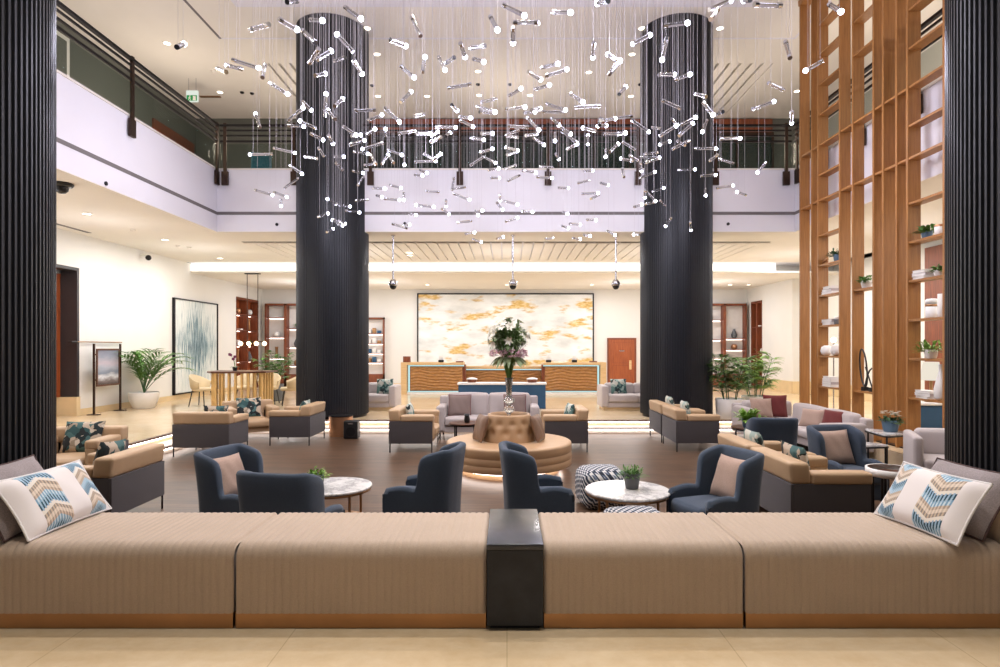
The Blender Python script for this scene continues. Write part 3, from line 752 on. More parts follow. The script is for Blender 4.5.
# ------------------------------------------------------------------ the long bench in front
def ribbed(name, x0, x1, mat, parent, y0, y1, z0, z1, rib=.0448):
    prof = []                      # (y, z, normal y, normal z) from front bottom over the top to the back bottom
    rr = .085
    for k in range(6): prof.append((y0, z0 + (z1 - rr - z0) * k / 6, -1, 0))
    for k in range(7):
        a = PI - (PI / 2) * k / 6; prof.append((y0 + rr + rr * math.cos(a), z1 - rr + rr * math.sin(a), math.cos(a), math.sin(a)))
    for k in range(1, 8): prof.append((y0 + rr + (y1 - .04 - y0 - rr) * k / 8, z1, 0, 1))
    for k in range(5):
        a = PI / 2 - (PI / 2) * k / 4; prof.append((y1 - .04 + .04 * math.cos(a), z1 - .04 + .04 * math.sin(a), math.cos(a), math.sin(a)))
    prof.append((y1, z0, 1, 0))
    n = max(2, round((x1 - x0) / rib)); sub = 6; xs = []
    for i in range(n * sub + 1):
        u = i / (n * sub); x = x0 + (x1 - x0) * u; q = (i % sub) / sub
        dz = -.0055 * (1 - abs(math.sin(PI * q)) ** .6)
        e = min(x - x0, x1 - x); dz -= .016 * max(0, 1 - e / .016) ** 2
        xs.append((x, dz))
    m_ = len(prof); v = [(x, py + ny * d, pz + nz * d) for x, d in xs for (py, pz, ny, nz) in prof]
    f = [(i * m_ + j, i * m_ + j + 1, (i + 1) * m_ + j + 1, (i + 1) * m_ + j) for i in range(len(xs) - 1) for j in range(m_ - 1)]
    f += [tuple(range(m_)), tuple(reversed(range((len(xs) - 1) * m_, len(xs) * m_)))]
    return MB().add(v, f, True).build(name, mat, parent)
BY0, BY1, BZ = 3.40, 4.10, .48
segs = [(-2.99, -1.557, 'leftmost ribbed beige bench section, patterned cushions at its end'), (-1.545, -.118, 'ribbed beige bench section just left of the black console'),
        (.209, 1.344, 'ribbed beige bench section just right of the black console'), (1.356, 2.84, 'rightmost ribbed beige bench section, patterned cushions at its end')]
for x0, x1, lb in segs:
    t = thing('bench_section', lb, 'bench', (0, 0, 0), 0, 'long ribbed bench')
    t.location = ((x0 + x1) / 2, BY0, 0); c = (x0 + x1) / 2
    ribbed('upholstery', x0 - c, x1 - c, 'bench', t, 0, BY1 - BY0, .088, BZ)
    MB().box(x0 - c + .002, x1 - c - .002, .012, BY1 - BY0 - .02, 0, .09).build('plinth', 'gold', t)
for x0, x1, lb in ((-3.2, -3.0, 'beige end block of the bench beside the left ribbed column'), (2.86, 3.07, 'beige end block of the bench beside the right ribbed column')):
    o = MB().puff(x0, x1, BY0 + .06, BY1 - .02, 0, .74, .06, .01).build('bench_end_block', 'bench'); tag(o, lb, 'bench end')
t = thing('console_block', 'black stained oak console block set between the bench sections', 'side table', (.0455, BY0, 0))
MB().box(-.158, .158, -.02, .71, .03, .452).build('body', 'black_oak', t)
MB().puff(-.162, .162, -.026, .72, .455, .49, .006, n=2).build('top', 'black_top', t)
MB().box(-.14, .14, .02, .69, 0, .03).build('recessed_foot', 'steel_dark', t)
zs = BZ + .004
pillow('patterned_cushion', 'white cushion with blue and beige chevrons at left bench end', (-2.745, 3.80, zs), .70, .40, .13, (1, -.02), 34, 'chevron', 0, 'white_piping')
pillow('grey_cushion', 'speckled grey cushion leaning behind the left chevron cushion', (-2.90, 3.72, zs), .56, .46, .14, (1, .06), 30, 'grey_pillow', 0, 'dark_piping')
pillow('patterned_cushion', 'white cushion with blue and beige chevrons at right bench end', (2.50, 3.70, zs), .66, .40, .13, (-1, -.1), 32, 'chevron', 180, 'white_piping')
pillow('grey_cushion', 'speckled grey cushion with dark piping behind the right chevron cushion', (2.70, 3.74, zs), .60, .44, .14, (-1, -.1), 34, 'grey_pillow', 0, 'dark_piping')

# ------------------------------------------------------------------ wing chairs and their cushions
def chair_cushion(c, rz, label, mat='taupe', w=.40, h=.40, roll=0, dx=0.0, fy=-.10, name='square_cushion', tilt=20, z=.437, turn=0):
    d = Vector((-math.sin(rz), math.cos(rz), 0)); s = Vector((math.cos(rz), math.sin(rz), 0))
    p = Vector(c) + d * fy + s * dx + Vector((0, 0, z))
    n = Matrix.Rotation(math.radians(turn), 3, 'Z') @ d
    return pillow(name, label, p, w, h, .12, (n.x, n.y), tilt, mat, roll)
wings = [
    ((-2.45, 5.60), (1, -.30), 'navy wing chair on the left, turned towards the marble table, pinkish cushion'),
    ((-1.74, 4.86), (.22, 1), 'navy wing chair with its back turned, just behind the bench on the left'),
    ((-.80, 5.86), (-1, .22), 'navy wing chair seen from its side facing left in front of the round ottoman'),
    ((.29, 5.86), (1, .10), 'navy wing chair seen from its side facing right in front of the round ottoman'),
    ((1.91, 5.52), (-1, -.36), 'navy wing chair facing left beside the marble table with the potted grass'),
    ((3.65, 8.38), (.12, 1), 'navy wing chair seen from behind, in front of the grey corner sofa'),
    ((3.98, 7.05), (.18, -1), 'navy wing chair facing the bench with a buttoned taupe cushion')]
WING = []
for (x, y), d, lb in wings:
    rz = face(*d)
    if not WING: c = wing_chair(lb, (x, y, WZ), rz)
    else: c = dup(WING[0][0], (x, y, WZ), rz, lb)
    WING.append((c, (x, y, WZ), rz))
cl = ['pinkish taupe cushion on the left wing chair turned to the table', 'taupe cushion peeking above the back of the turned navy wing chair', 'taupe cushion half hidden in the navy chair facing left', 'taupe cushion in the navy chair facing right', 'pinkish taupe cushion on the navy chair beside the potted grass', None, 'buttoned taupe cushion on the navy chair facing the bench']
for (c, l, rz), lb in zip(WING, cl):
    if lb: chair_cushion(l, rz, lb, roll=R.uniform(-5, 5), w=.44 if 'buttoned' in lb else .40, h=.42 if 'buttoned' in lb else .40)

# ------------------------------------------------------------------ beige panel armchairs
pan = [
    ((-4.30, 6.37), (-1, -.02), 'beige armchair with charcoal back panel behind the left bench end'),
    ((-5.72, 7.95), (.12, -1), 'beige armchair facing the bench at the left, patterned cushion on it'),
    ((-5.12, 10.42), (.0, 1), 'beige armchair with charcoal panels seen from behind in front of the slatted high table'),
    ((-4.07, 11.65), (-1, .0), 'beige armchair with charcoal panels beside the left tall column facing left'),
    ((-5.15, 12.05), (.55, -.85), 'beige armchair before the high table, leaf cushion on its back'),
    ((-1.66, 10.92), (1, .0), 'beige armchair facing right at the left end of the grey sofa'),
    ((1.02, 10.95), (-1, .0), 'beige armchair facing left at the right end of the grey sofa'),
    ((3.36, 10.98), (1, .0), 'nearer of two beige armchairs in front of the right tall column'),
    ((3.36, 12.02), (1, .0), 'farther of two beige armchairs in front of the right tall column'),
    ((3.08, 6.14), (1, .0), 'nearer beige armchair of the pair behind the navy chair with potted grass'),
    ((3.08, 7.16), (1, .0), 'farther beige armchair of the pair behind the navy chair with potted grass')]
PAN = []
for (x, y), d, lb in pan:
    rz = face(*d)
    if not PAN: c = panel_chair(lb, (x, y, WZ), rz)
    else: c = dup(PAN[0][0], (x, y, WZ), rz, lb)
    PAN.append((c, (x, y, WZ), rz))
def pc(i, lb, mat, dx=0, w=.42, h=.40, z=.425, fy=-.06, roll=0, tilt=24, turn=0): chair_cushion(PAN[i][1], PAN[i][2], lb, mat, w, h, roll, dx, fy, 'print_cushion', tilt, z, turn)
pc(0, 'leaf print cushion standing in the beige armchair behind the bench', 'leafprint', -.02, .44, .44, fy=-.02, roll=4, tilt=14)
pc(1, 'dark leaf print cushion on the beige armchair at far left', 'leafprint', .0, .50, .44, fy=-.08)
pc(2, 'leaf print cushion showing above the armchair seen from behind', 'leafprint', .05, .44, .40, fy=.06, tilt=4)
pc(3, 'leaf print cushion in the beige armchair beside the left tall column', 'greenprint', 0, .40, .40, fy=-.08, tilt=14)
pc(4, 'pale leaf print cushion before the slatted high table', 'leafprint', 0, .48, .42)
pc(5, 'green print cushion in the armchair left of the grey sofa', 'greenprint', 0, .38, .40, tilt=10)
pc(6, 'green print cushion in the armchair right of the grey sofa', 'greenprint', 0, .38, .40, tilt=14, turn=12)
pc(7, 'green print cushion on the nearer armchair before the right tall column', 'greenprint', 0, .42, .44, tilt=8)
pc(8, 'green print cushion on the farther armchair before the right tall column', 'greenprint', 0, .42, .44, tilt=8)
pc(9, 'leaf print cushion on the nearer beige armchair of the right pair', 'leafprint', 0, .50, .44, tilt=14)
pc(10, 'green print cushion on the farther beige armchair of the right pair', 'greenprint', 0, .46, .44, tilt=14)

# ------------------------------------------------------------------ grey sofas
sofa('light grey two seat sofa behind the round ottoman', (-.38, 12.28, WZ), face(0, -1), 2.05, .80, .88, .66, .44, seats=2, grp='grey sofas')
for x, lb in ((-.96, 'brown grey cushion with dark edge at the left of the grey sofa'), (.16, 'brown grey cushion with dark edge at the right of the grey sofa')):
    pillow('square_cushion', lb, (x, 12.16, WZ + .44), .46, .44, .12, (0, -1), 14, 'brown_pillow', 0, 'maroon')
sofa('grey sofa on the marble floor right beside the left tall column', (-3.72, 15.45, 0), face(0, -1), 1.85, .85, .66, .62, .40, .08, seats=2, grp='grey sofas', plinth=True)
sofa('grey sofa on the marble floor partly behind the right tall column', (3.30, 15.45, 0), face(0, -1), 1.85, .85, .66, .62, .40, .08, seats=2, grp='grey sofas', plinth=True)
pillow('print_cushion', 'black and white print cushion on the sofa beside the left tall column', (-3.12, 15.30, .40), .42, .40, .12, (.1, -1), 16, 'greenprint')
pillow('print_cushion', 'black and white print cushion on the sofa behind the right tall column', (2.86, 15.30, .40), .42, .40, .12, (.1, -1), 16, 'greenprint')
# corner sofa on the right
sofa('long wing of the grey corner sofa along the oak shelving', (5.50, 10.75, WZ), face(-1, 0), 2.2, .82, .74, .60, .42, seats=2, left=True, right=False, grp='grey sofas')
sofa('short wing of the grey corner sofa below the white planters', (5.32, 12.30, WZ), face(0, -1), 1.16, .78, .72, .62, .42, .08, seats=2, left=False, right=True, grp='grey sofas')
pillow('square_cushion', 'taupe cushion on the short wing of the corner sofa', (5.12, 12.02, WZ + .42), .44, .40, .12, (0, -1), 16, 'taupe')
pillow('square_cushion', 'maroon cushion tucked behind the taupe one on the corner sofa', (5.42, 12.10, WZ + .42), .46, .46, .12, (-.2, -1), 12, 'maroon')
pillow('square_cushion', 'taupe cushion on the long wing of the corner sofa', (5.36, 10.62, WZ + .42), .44, .34, .12, (-1, -.6), 22, 'taupe')
pillow('square_cushion', 'maroon cushion at the near end of the corner sofa', (5.50, 10.2, WZ + .42), .46, .36, .12, (-1, -.4), 22, 'maroon')
sofa('grey sofa facing the bench beside the right ribbed column', (5.98, 7.66, WZ), face(-.48, -1), 1.45, .84, .74, .70, .42, .1, seats=1, grp='grey sofas', aw=.11)
pillow('square_cushion', 'pale pink cushion on the sofa beside the right ribbed column', (6.22, 7.40, WZ + .44), .42, .42, .12, (-.7, -1), 18, 'blush')

# ------------------------------------------------------------------ round ottoman
t = thing('round_ottoman', 'large round tan leather ottoman with glowing base', 'ottoman', (.03, 8.97, WZ))
MB().cyl((0, 0, 0), (0, 0, .12), .74, n=64).build('plinth', 'tan', t)
MB().lathe([(.745, .07), (.80, .08), (.80, .108), (.745, .108)], (0, 0, 0), 64, True).build('base_light', 'led_step', t)
prof = [(.70, .112), (.915, .112), (.925, .118), (.93, .135), (.93, .205), (.926, .213), (.926, .217), (.93, .225), (.93, .305), (.926, .313), (.926, .317), (.93, .325), (.93, .415), (.926, .435), (.91, .448), (.88, .453), (.6, .456), (.05, .456)]
MB().lathe(prof, (0, 0, 0), 96).build('round_seat', 'tan', t)
b = MB(); na, nz_ = 96, 24
def tuft(u, v):
    a = 2 * PI * u; z = .456 + .37 * v; r = .395 - .075 * v
    d = 0
    for row in range(2):
        for k in range(11):
            aa = 2 * PI * (k + .5 * row) / 11; da = (a - aa + PI) % (2 * PI) - PI; dz = v - (.36 + .34 * row)
            d += math.exp(-((da * r / .05) ** 2 + (dz * .37 / .05) ** 2))
    r -= .03 * d; r += .01 * math.sin(PI * v)
    return (r * math.cos(a), r * math.sin(a), z)
b.grid(na, nz_, tuft)
b.lathe([(.320, .826), (.312, .842), (.296, .848), (.28, .84), (.272, .80), (.26, .76), (.01, .76)], (0, 0, 0), 96, True)
o = b.build('tufted_backrest', 'tan', t)
for k, (a, lb) in enumerate(((200, 'bronze cushion leaning on the left of the round ottoman backrest'), (-18, 'bronze cushion leaning on the right of the round ottoman backrest'))):
    d = Vector((math.cos(math.radians(a)), math.sin(math.radians(a)), 0))
    pillow('bronze_cushion', lb, Vector((.03, 8.97, WZ + .46)) + d * .50, .42, .40, .12, (d.x, d.y), 16, 'bronze_cushion')
# flower arrangement in a glass vase
VX, VY, VZ = .03, 8.97, WZ + .762
t = thing('flower_vase', 'tall silver glass vase of white lilies and pink blooms on round ottoman', 'flower arrangement', (VX, VY, VZ))
MB().lathe([(.09, 0), (.10, .008), (.05, .03), (.025, .06), (.03, .08), (.075, .12), (.085, .155), (.06, .19), (.03, .21), (.03, .225), (.08, .255), (.09, .285), (.085, .30), (.05, .325), (.042, .36), (.046, .48), (.06, .60), (.066, .62), (.056, .60), (.036, .40), (.005, .37)], (0, 0, 0), 32).build('glass_vase', 'crystal', t)
st, lf, wh, pk = MB(), MB(), MB(), MB()
rr = random.Random(5)
for k in range(120):
    a = rr.uniform(0, 2 * PI); ph = rr.uniform(-.45, 1.5); rad = rr.uniform(.55, 1.0)
    o_ = Vector((math.cos(a) * math.cos(ph), math.sin(a) * math.cos(ph), math.sin(ph))); e = Vector((0, 0, 1.20)) + Vector((o_.x * .26, o_.y * .26, o_.z * .27)) * rad
    st.tube([(.01 * math.cos(a), .01 * math.sin(a), .36), (.03 * math.cos(a), .03 * math.sin(a), .62), (e.x * .4, e.y * .4, .90), e], .005, 4)
    for j in range(7):
        p = e.lerp(Vector((0, 0, 1.05)), rr.uniform(0, .5)); aa = rr.uniform(0, 2 * PI)
        lf.leaf(p, o_ + Vector((math.cos(aa), math.sin(aa), rr.uniform(-.4, .6))) * .8, (0, 0, 1), rr.uniform(.08, .14), rr.uniform(.03, .05), .3, 3)
    if k % 3 == 0:
        wh = MB(); e = Vector((0, 0, 1.20)) + Vector((o_.x * .29, o_.y * .29, o_.z * .30)); t1 = o_.orthogonal().normalized(); t2 = o_.cross(t1)
        for j in range(6):
            aa = 2 * PI * j / 6; wh.leaf(e, t1 * math.cos(aa) + t2 * math.sin(aa) + o_ * .45, o_, .078, .036, .1, 3)
        wh.build('lily', 'petal_white', t)
for k in range(130):
    a = rr.uniform(0, 2 * PI); q = rr.uniform(.6, 1.0); p = (.28 * q * math.cos(a), .28 * q * math.sin(a), .985 + rr.uniform(-.05, .05)); 
    for j in range(4):
        aa = rr.uniform(0, 2 * PI); pk.leaf(p, (math.cos(aa) + math.cos(a), math.sin(aa) + math.sin(a), rr.uniform(-.3, .8)), (0, 0, 1), .05, .03, .2, 2)
for k in range(44):
    a = rr.uniform(0, 2 * PI); lf.leaf((.10 * math.cos(a), .10 * math.sin(a), .93), (math.cos(a), math.sin(a), .05), (0, 0, 1), rr.uniform(.16, .24), .07, .8, 4)
st.build('stems', 'leaf', t); lf.build('leaves', 'leaf_pale', t); ob = pk.build('pink_blooms', 'petal_pink', t); ob['kind'] = 'stuff'

# ------------------------------------------------------------------ tables
def round_table(label, loc, r, h, top='white_marble', rim='gold', leg='gold', name='marble_table', cat='coffee table'):
    t = thing(name, label, cat, loc)
    MB().lathe([(r - .02, h - .03), (r - .004, h - .024), (r, h - .015), (r - .004, h - .004), (r - .012, h)], (0, 0, 0), 64).build('tabletop', top, t)
    MB().lathe([(r - .03, h - .05), (r - .012, h - .05), (r - .012, h - .028), (r - .03, h - .028)], (0, 0, 0), 64).build('rim', rim, t)
    for k in range(4):
        a = PI / 4 + k * PI / 2; q = r * .82
        MB().cyl((q * math.cos(a), q * math.sin(a), 0), (q * math.cos(a), q * math.sin(a), h - .04), .013, n=10).build('leg', leg, t)
    MB().lathe([(q - .012, .10), (q + .012, .10), (q + .012, .12), (q - .012, .12)], (0, 0, 0), 48).build('foot_ring', rim, t)
    return t
round_table('round white marble table between the two left navy chairs', (-1.74, 6.0, WZ), .385, .46)
round_table('round white marble table with a dark pot of grass', (1.17, 5.83, WZ), .41, .46)
round_table('small dark round table with a leafy plant beside the two armchairs', (4.30, 10.55, WZ), .34, .44, 'table_brown', 'steel_dark', 'steel_dark', 'dark_side_table')
round_table('small dark round table holding a black vase before the grey sofa', (-.78, 11.15, WZ), .30, .44, 'table_brown', 'steel_dark', 'steel_dark', 'dark_side_table')
round_table('low dark round table beside the beige armchair before the high table', (-5.75, 11.15, WZ), .34, .44, 'table_brown', 'steel_dark', 'steel_dark', 'dark_side_table')
MB_ = MB().lathe([(.03, 0), (.05, .01), (.055, .06), (.045, .12), (.05, .16), (.04, .155), (.03, .05)], (0, 0, 0), 20)
tag(MB_.build('black_vase', 'black', None, (-.74, 11.1, WZ + .44)), 'small black vase on the dark table before the grey sofa', 'vase')
# dark cup beside the far left armchair
tag(MB().lathe([(.05, 0), (.06, .01), (.062, .10), (.055, .10), (.05, .02)], (0, 0, 0), 20).build('dark_candle_pot', 'black', None, (-5.72, 11.1, WZ + .44)), 'small dark candle pot on the low round table at left', 'pot')
def tri_table(label, loc, rz, s, h):
    t = thing('triangular_table', label, 'side table', loc, rz)
    pl = [(s * math.cos(PI / 2 + 2 * PI * k / 3), s * math.sin(PI / 2 + 2 * PI * k / 3)) for k in range(3)]
    def rnd(e):
        o = []
        for k in range(3):
            p, a, c = Vector(pl[k]), Vector(pl[k - 1]), Vector(pl[(k + 1) % 3])
            for q in range(6):
                u = q / 5; d0 = p + (a - p) * .22; d1 = p + (c - p) * .22; w = d0 * (1 - u) ** 2 + p * 2 * u * (1 - u) + d1 * u * u; o.append((w.x * e, w.y * e))
        return o
    MB().prism(rnd(1.0), h - .02, h).build('marble_top', 'white_marble', t)
    MB().prism(rnd(1.02), h - .045, h - .021).build('frame', 'black', t)
    for p in pl:
        MB().cyl((p[0] * .75, p[1] * .75, 0), (p[0] * .75, p[1] * .75, h - .04), .014, n=10).build('leg', 'black', t)
tri_table('taller triangular marble topped table beside the navy chair', (5.68, 8.92, WZ), .4, .44, .58)
tri_table('lower triangular marble topped table under the taller one', (5.15, 8.72, WZ), .1, .40, .44)
t = thing('drum_table', 'small round slatted table with pale rim near the right chevron cushion', 'side table', (3.78, 5.9, WZ))
MB().lathe([(.205, .58), (.225, .58), (.225, .65), (.205, .65)], (0, 0, 0), 48, True).build('rim', 'white', t)
MB().lathe([(.01, .60), (.206, .60)], (0, 0, 0), 48, True).build('tabletop', 'table_brown', t)
for k in range(10):
    a = 2 * PI * k / 10; MB().cyl((.20 * math.cos(a), .20 * math.sin(a), .02), (.205 * math.cos(a), .205 * math.sin(a), .6), .012, n=8).build('slat', 'steel_dark', t)
MB().cyl((0, 0, 0), (0, 0, .03), .215, n=40).build('foot_ring', 'steel_dark', t)
# patterned poufs
for (x, y, w, h, lb) in ((1.10, 7.0, .52, .43, 'blue and white woven pouf behind the marble table'), (1.13, 5.22, .54, .40, 'blue and white woven pouf in front of the marble table')):
    o = MB().puff(-w / 2, w / 2, -w / 2, w / 2, 0, h, .10, .02, 8).build('woven_pouf', 'weave', None, (x, y, WZ)); tag(o, lb, 'pouf', 'woven poufs'); o.rotation_euler = (0, 0, .12)
# ------------------------------------------------------------------ reception
def carved_panel(name, x0, x1, z0, z1, y, parent):
    def fn(u, v):
        x = x0 + (x1 - x0) * u; z = z0 + (z1 - z0) * v
        w = math.sin(z * 62 + 2.2 * math.sin(x * 3.1) + 1.2 * math.sin(x * 7.3 + 2)) * .5 + .5
        e = min(1, min(u * (x1 - x0), (1 - u) * (x1 - x0), v * (z1 - z0), (1 - v) * (z1 - z0)) / .03)
        return (x, y - .028 * w * e, z)
    b = MB(); b.grid(90, 44, fn); b.box(x0, x1, y + .001, y + .06, z0, z1); return b.build(name, 'carved', parent)
def desk(label, X, Y, w, h, sg, group='reception desks'):
    """sg: -1 tall end on the left, 1 on the right, 0 plain middle desk"""
    t = thing('reception_desk', label, 'reception desk', (X, Y, 0), 0, group)
    x0, x1 = -w / 2, w / 2; lw = .2
    p0, p1 = x0 + (lw + .10 if sg < 0 else .05), x1 - (lw + .10 if sg > 0 else .05)
    b = MB(); b.box(x0, x1, -.02, .75, h - .085, h)
    if sg < 0: b.box(x0, x0 + lw, -.02, .75, 0, h - .085)
    if sg > 0: b.box(x1 - lw, x1, -.02, .75, 0, h - .085)
    b.build('oak_frame', 'pale_oak', t)
    b = MB(); b.box(p0 - .1, p1 + .1, .18, .6, .1, h - .085); b.build('body', 'brown_wood', t)
    carved_panel('carved_front', p0, p1, .13, h - .155, .10, t)
    b = MB(); b.box(p0 - .06, p1 + .06, .13, .16, h - .135, h - .10); b.box(p0 - .1, p1 + .1, .13, .16, .07, .10)
    if sg: q = p0 - .075 if sg < 0 else p1 + .02; b.box(q, q + .055, .13, .16, .06, h - .1)
    b.build('light_strip', 'led_teal', t)
    b = MB(); b.box(p0 - .1, p1 + .1, .04, .6, 0, .06); b.build('plinth', 'white', t)
    return t
desk('left end of the oak reception desk with carved wooden front', -2.53, 20.3, 2.12, 1.08, -1)
desk('right end of the oak reception desk with carved wooden front', 2.30, 20.3, 2.12, 1.08, 1)
desk('lower middle reception desk behind the blue console', -.12, 21.1, 3.2, .92, 0)
def gadget(kind, label, x, y, z, grp=None):
    if kind == 'box':
        t = MB().puff(-.12, .12, -.08, .08, 0, .2, .01, n=2).build('display_box', 'brown_wood', None, (x, y, z)); return tag(t, label, 'box', grp)
    t = thing('desk_phone', label, 'telephone', (x, y, z), 0, grp)
    MB().puff(-.09, .09, -.09, .09, 0, .08, .02, n=2).build('base', 'black', t)
    MB().puff(-.07, .07, .02, .05, .06, .21, .012, n=2).build('screen', 'white', t)
gadget('box', 'small dark brown box on the left end of the reception desk', -3.42, 20.5, 1.08)
for x, y, z, lb in ((-2.25, 20.5, 1.08, 'black desk phone on the left reception desk'), (1.22 + .2, 20.5, 1.08, 'black desk phone on the inner end of the right reception desk'), (2.30, 20.5, 1.08, 'black desk phone at the middle of the right reception desk')):
    gadget('phone', lb, x, y, z, 'desk phones')
for x, y, lb in ((-1.62, 20.55, 'dark low tray on the left reception desk'), (2.95, 20.55, 'dark low tray on the right reception desk')):
    tag(MB().puff(-.13, .13, -.08, .08, 0, .04, .012, n=2).build('paper_tray', 'brown_wood', None, (x, y, 1.08)), lb, 'tray')
t = thing('blue_console', 'petrol blue console with pale top behind the grey sofa', 'console', (-.13, 15.75, 0))
MB().box(-1.13, 1.13, -.2, .2, 0, .62).build('body', 'blue', t)
MB().puff(-1.16, 1.16, -.23, .23, .62, .67, .008, n=2).build('top', 'white', t)
for x, lb in ((-.92, 'dark lidded bowl at the left of the blue console'), (.66, 'dark lidded bowl at the right of the blue console')):
    t = thing('lidded_bowl', lb, 'bowl', (x, 15.75, .67), 0, 'lidded bowls')
    MB().lathe([(.10, 0), (.12, .01), (.135, .08), (.12, .085)], (0, 0, 0), 24).build('bowl', 'brown_wood', t)
    MB().lathe([(.15, .085), (.145, .10), (.07, .125), (.005, .13)], (0, 0, 0), 24).build('lid', 'white', t)
# paintings
t = thing('gold_leaf_painting', 'huge white and gold abstract painting behind the reception desk', 'painting', (-.06, YB, .0))
MB().box(-3.55, 3.55, -.05, -.002, .55, 3.74).build('canvas', 'goldart', t)
b = MB(); b.box(-3.6, -3.55, -.08, -.002, .5, 3.79); b.box(3.55, 3.6, -.08, -.002, .5, 3.79); b.box(-3.55, 3.55, -.08, -.002, 3.74, 3.79); b.box(-3.55, 3.55, -.08, -.002, .5, .55); b.build('frame', 'steel_dark', t)
t = thing('streak_painting', 'tall blue grey streaked abstract painting on the left wall', 'painting', (XL, 19.25, 0))
y0, y1 = -1.4, 1.4; y0, y1 = 600 * 10 / 335 - 19.25, 600 * 10 / 291 - 19.25
MB().box(.003, .05, y0 + .04, y1 - .04, .2, 3.04).build('canvas', 'streak', t)
b = MB(); b.box(.003, .08, y0, y0 + .05, .16, 3.08); b.box(.003, .08, y1 - .05, y1, .16, 3.08); b.box(.003, .08, y0, y1, 3.04, 3.08); b.box(.003, .08, y0, y1, .16, .2); b.build('frame', 'steel_dark', t)
# sign stand by the left wall
t = thing('sign_stand', 'bronze floor stand holding a framed sea picture by the left wall', 'sign stand', (-9.72, 14.6, 0), math.radians(90))
for x in (-.50, .46):
    MB().box(x, x + .04, -.018, .018, 0, 1.68).build('post', 'bronze', t)
    MB().box(x - .04, x + .08, -.13, .13, 0, .018).build('foot', 'bronze', t)
b = MB(); b.box(-.42, .42, -.03, -.005, .66, .70); b.box(-.42, .42, -.03, -.005, 1.52, 1.56); b.box(-.42, -.38, -.03, -.005, .70, 1.52); b.box(.38, .42, -.03, -.005, .70, 1.52)
for z in (.8, 1.4): b.box(-.46, -.42, -.02, .0, z, z + .04); b.box(.42, .46, -.02, 0, z, z + .04)
b.build('picture_frame', 'table_brown', t)
MB().box(-.385, .385, -.02, -.008, .69, 1.53).build('picture', 'seascape', t)
t = thing('picture_light', 'slim bar light on the left wall above the sign stand', 'wall light', (XL, 14.6, 1.72), 0)
MB().cyl((.05, -.75, 0), (.05, .9, 0), .012, n=10).build('bar', 'gold', t)
MB().puff(0, .1, -.95, -.75, -.02, .02, .012, n=2).build('bracket', 'black', t)

# ------------------------------------------------------------------ plants
def pot(t, r, h, mat, soil=True, taper=.8):
    MB().lathe([(r * taper * .96, 0), (r * taper, .01), (r * .97, h * .6), (r, h - .015), (r * .99, h), (r * .93, h), (r * .91, h - .03)], (0, 0, 0), 40).build('pot', mat, t)
    MB().lathe([(.005, h - .035), (r * .92, h - .035)], (0, 0, 0), 40, True).build('soil', 'soil', t)
def palm(label, loc, r, h, nf, L, up, seed, mat='leaf', potmat='pot_white', name='potted_palm', taper=.8, wl=.035, clip=None):
    q = random.Random(seed); t = thing(name, label, 'potted plant', loc); pot(t, r, h, potmat, taper=taper)
    s_, l_ = MB(), MB()
    for k in range(nf):
        a = 2 * PI * k / nf * 2.4 + q.uniform(-.3, .3); LL = L * q.uniform(.7, 1.1); el = up * q.uniform(.62, 1.2)
        d = Vector((math.cos(a), math.sin(a), 0)); pts = []
        if clip is not None and loc[0] + d.x * LL * .75 < clip: d.x = max(d.x, (clip - loc[0]) / (LL * .75)); el = max(el, 1.2)
        for j in range(11):
            u = j / 10; pts.append(Vector((0, 0, h - .03)) + d * (LL * (u * math.cos(el) * .7 + .20 * u * u)) + Vector((0, 0, 1)) * LL * (math.sin(el) * u - .30 * u * u * u))
        s_.tube(pts, [.009 - .006 * j / 10 for j in range(11)], 5)
        for j in range(3, 11):
            p = pts[j]; tg = (pts[j] - pts[j - 1]).normalized(); sd = tg.cross(Vector((0, 0, 1))).normalized()
            for sg in (-1, 1):
                l_.leaf(p, tg * .75 + sd * sg * .8 + Vector((0, 0, .15)), (0, 0, 1), LL * .30 * (1.15 - abs(j - 6) * .09), wl, .35, 4)
    s_.build('stems', 'leaf_dark', t); l_.build('fronds', mat, t); return t
palm('potted palm in a white bowl planter by the left wall', (-9.50, 15.7, 0), .36, .42, 22, 1.55, 1.22, 3, taper=.72, wl=.05, clip=XL + .12)
def cane_palm(label, loc, r, h, n, H, spread, seed, mat='leaf', potmat='pot_white', taper=.9):
    q = random.Random(seed); t = thing('potted_palm', label, 'potted plant', loc); pot(t, r, h, potmat, taper=taper); s_, l_ = MB(), MB()
    for k in range(n):
        a = 2 * PI * k / n + q.uniform(-.4, .4); b0 = Vector((r * .45 * math.cos(a), r * .45 * math.sin(a), h - .04)); hh = H * q.uniform(.55, 1.0)
        top = b0 + Vector((spread * .55 * math.cos(a), spread * .55 * math.sin(a), hh)); mid = b0.lerp(top, .5) - Vector((.03 * math.cos(a), .03 * math.sin(a), 0))
        s_.tube([b0, mid, top], [.011, .009, .006], 6)
        for u in (.2, .35, .5, .62, .74, .86, 1.0):
            c = b0.lerp(mid, u * 2) if u < .5 else mid.lerp(top, u * 2 - 1)
            for w in range(2):
                aa = q.uniform(0, 2 * PI); dd = Vector((math.cos(aa), math.sin(aa), q.uniform(.3, .9))).normalized(); e = c + dd * spread * .42; s_.tube([c, e], .004, 4)
                sd = dd.cross(Vector((0, 0, 1))).normalized()
                for f in range(7):
                    an = (f - 3) * .42; l_.leaf(e, dd * math.cos(an) + sd * math.sin(an), (0, 0, 1), spread * .62, .05, .35, 4)
    s_.build('canes', 'leaf_dark', t); l_.build('leaves', mat, t); return t
cane_palm('cane palm in a large white planter right beside the right tall column', (5.02, 13.50, 0), .32, .44, 6, .95, .40, 5)
cane_palm('cane palm in a white planter behind the grey corner sofa', (5.92, 14.3, 0), .32, .44, 6, .95, .42, 8, 'leaf_light')
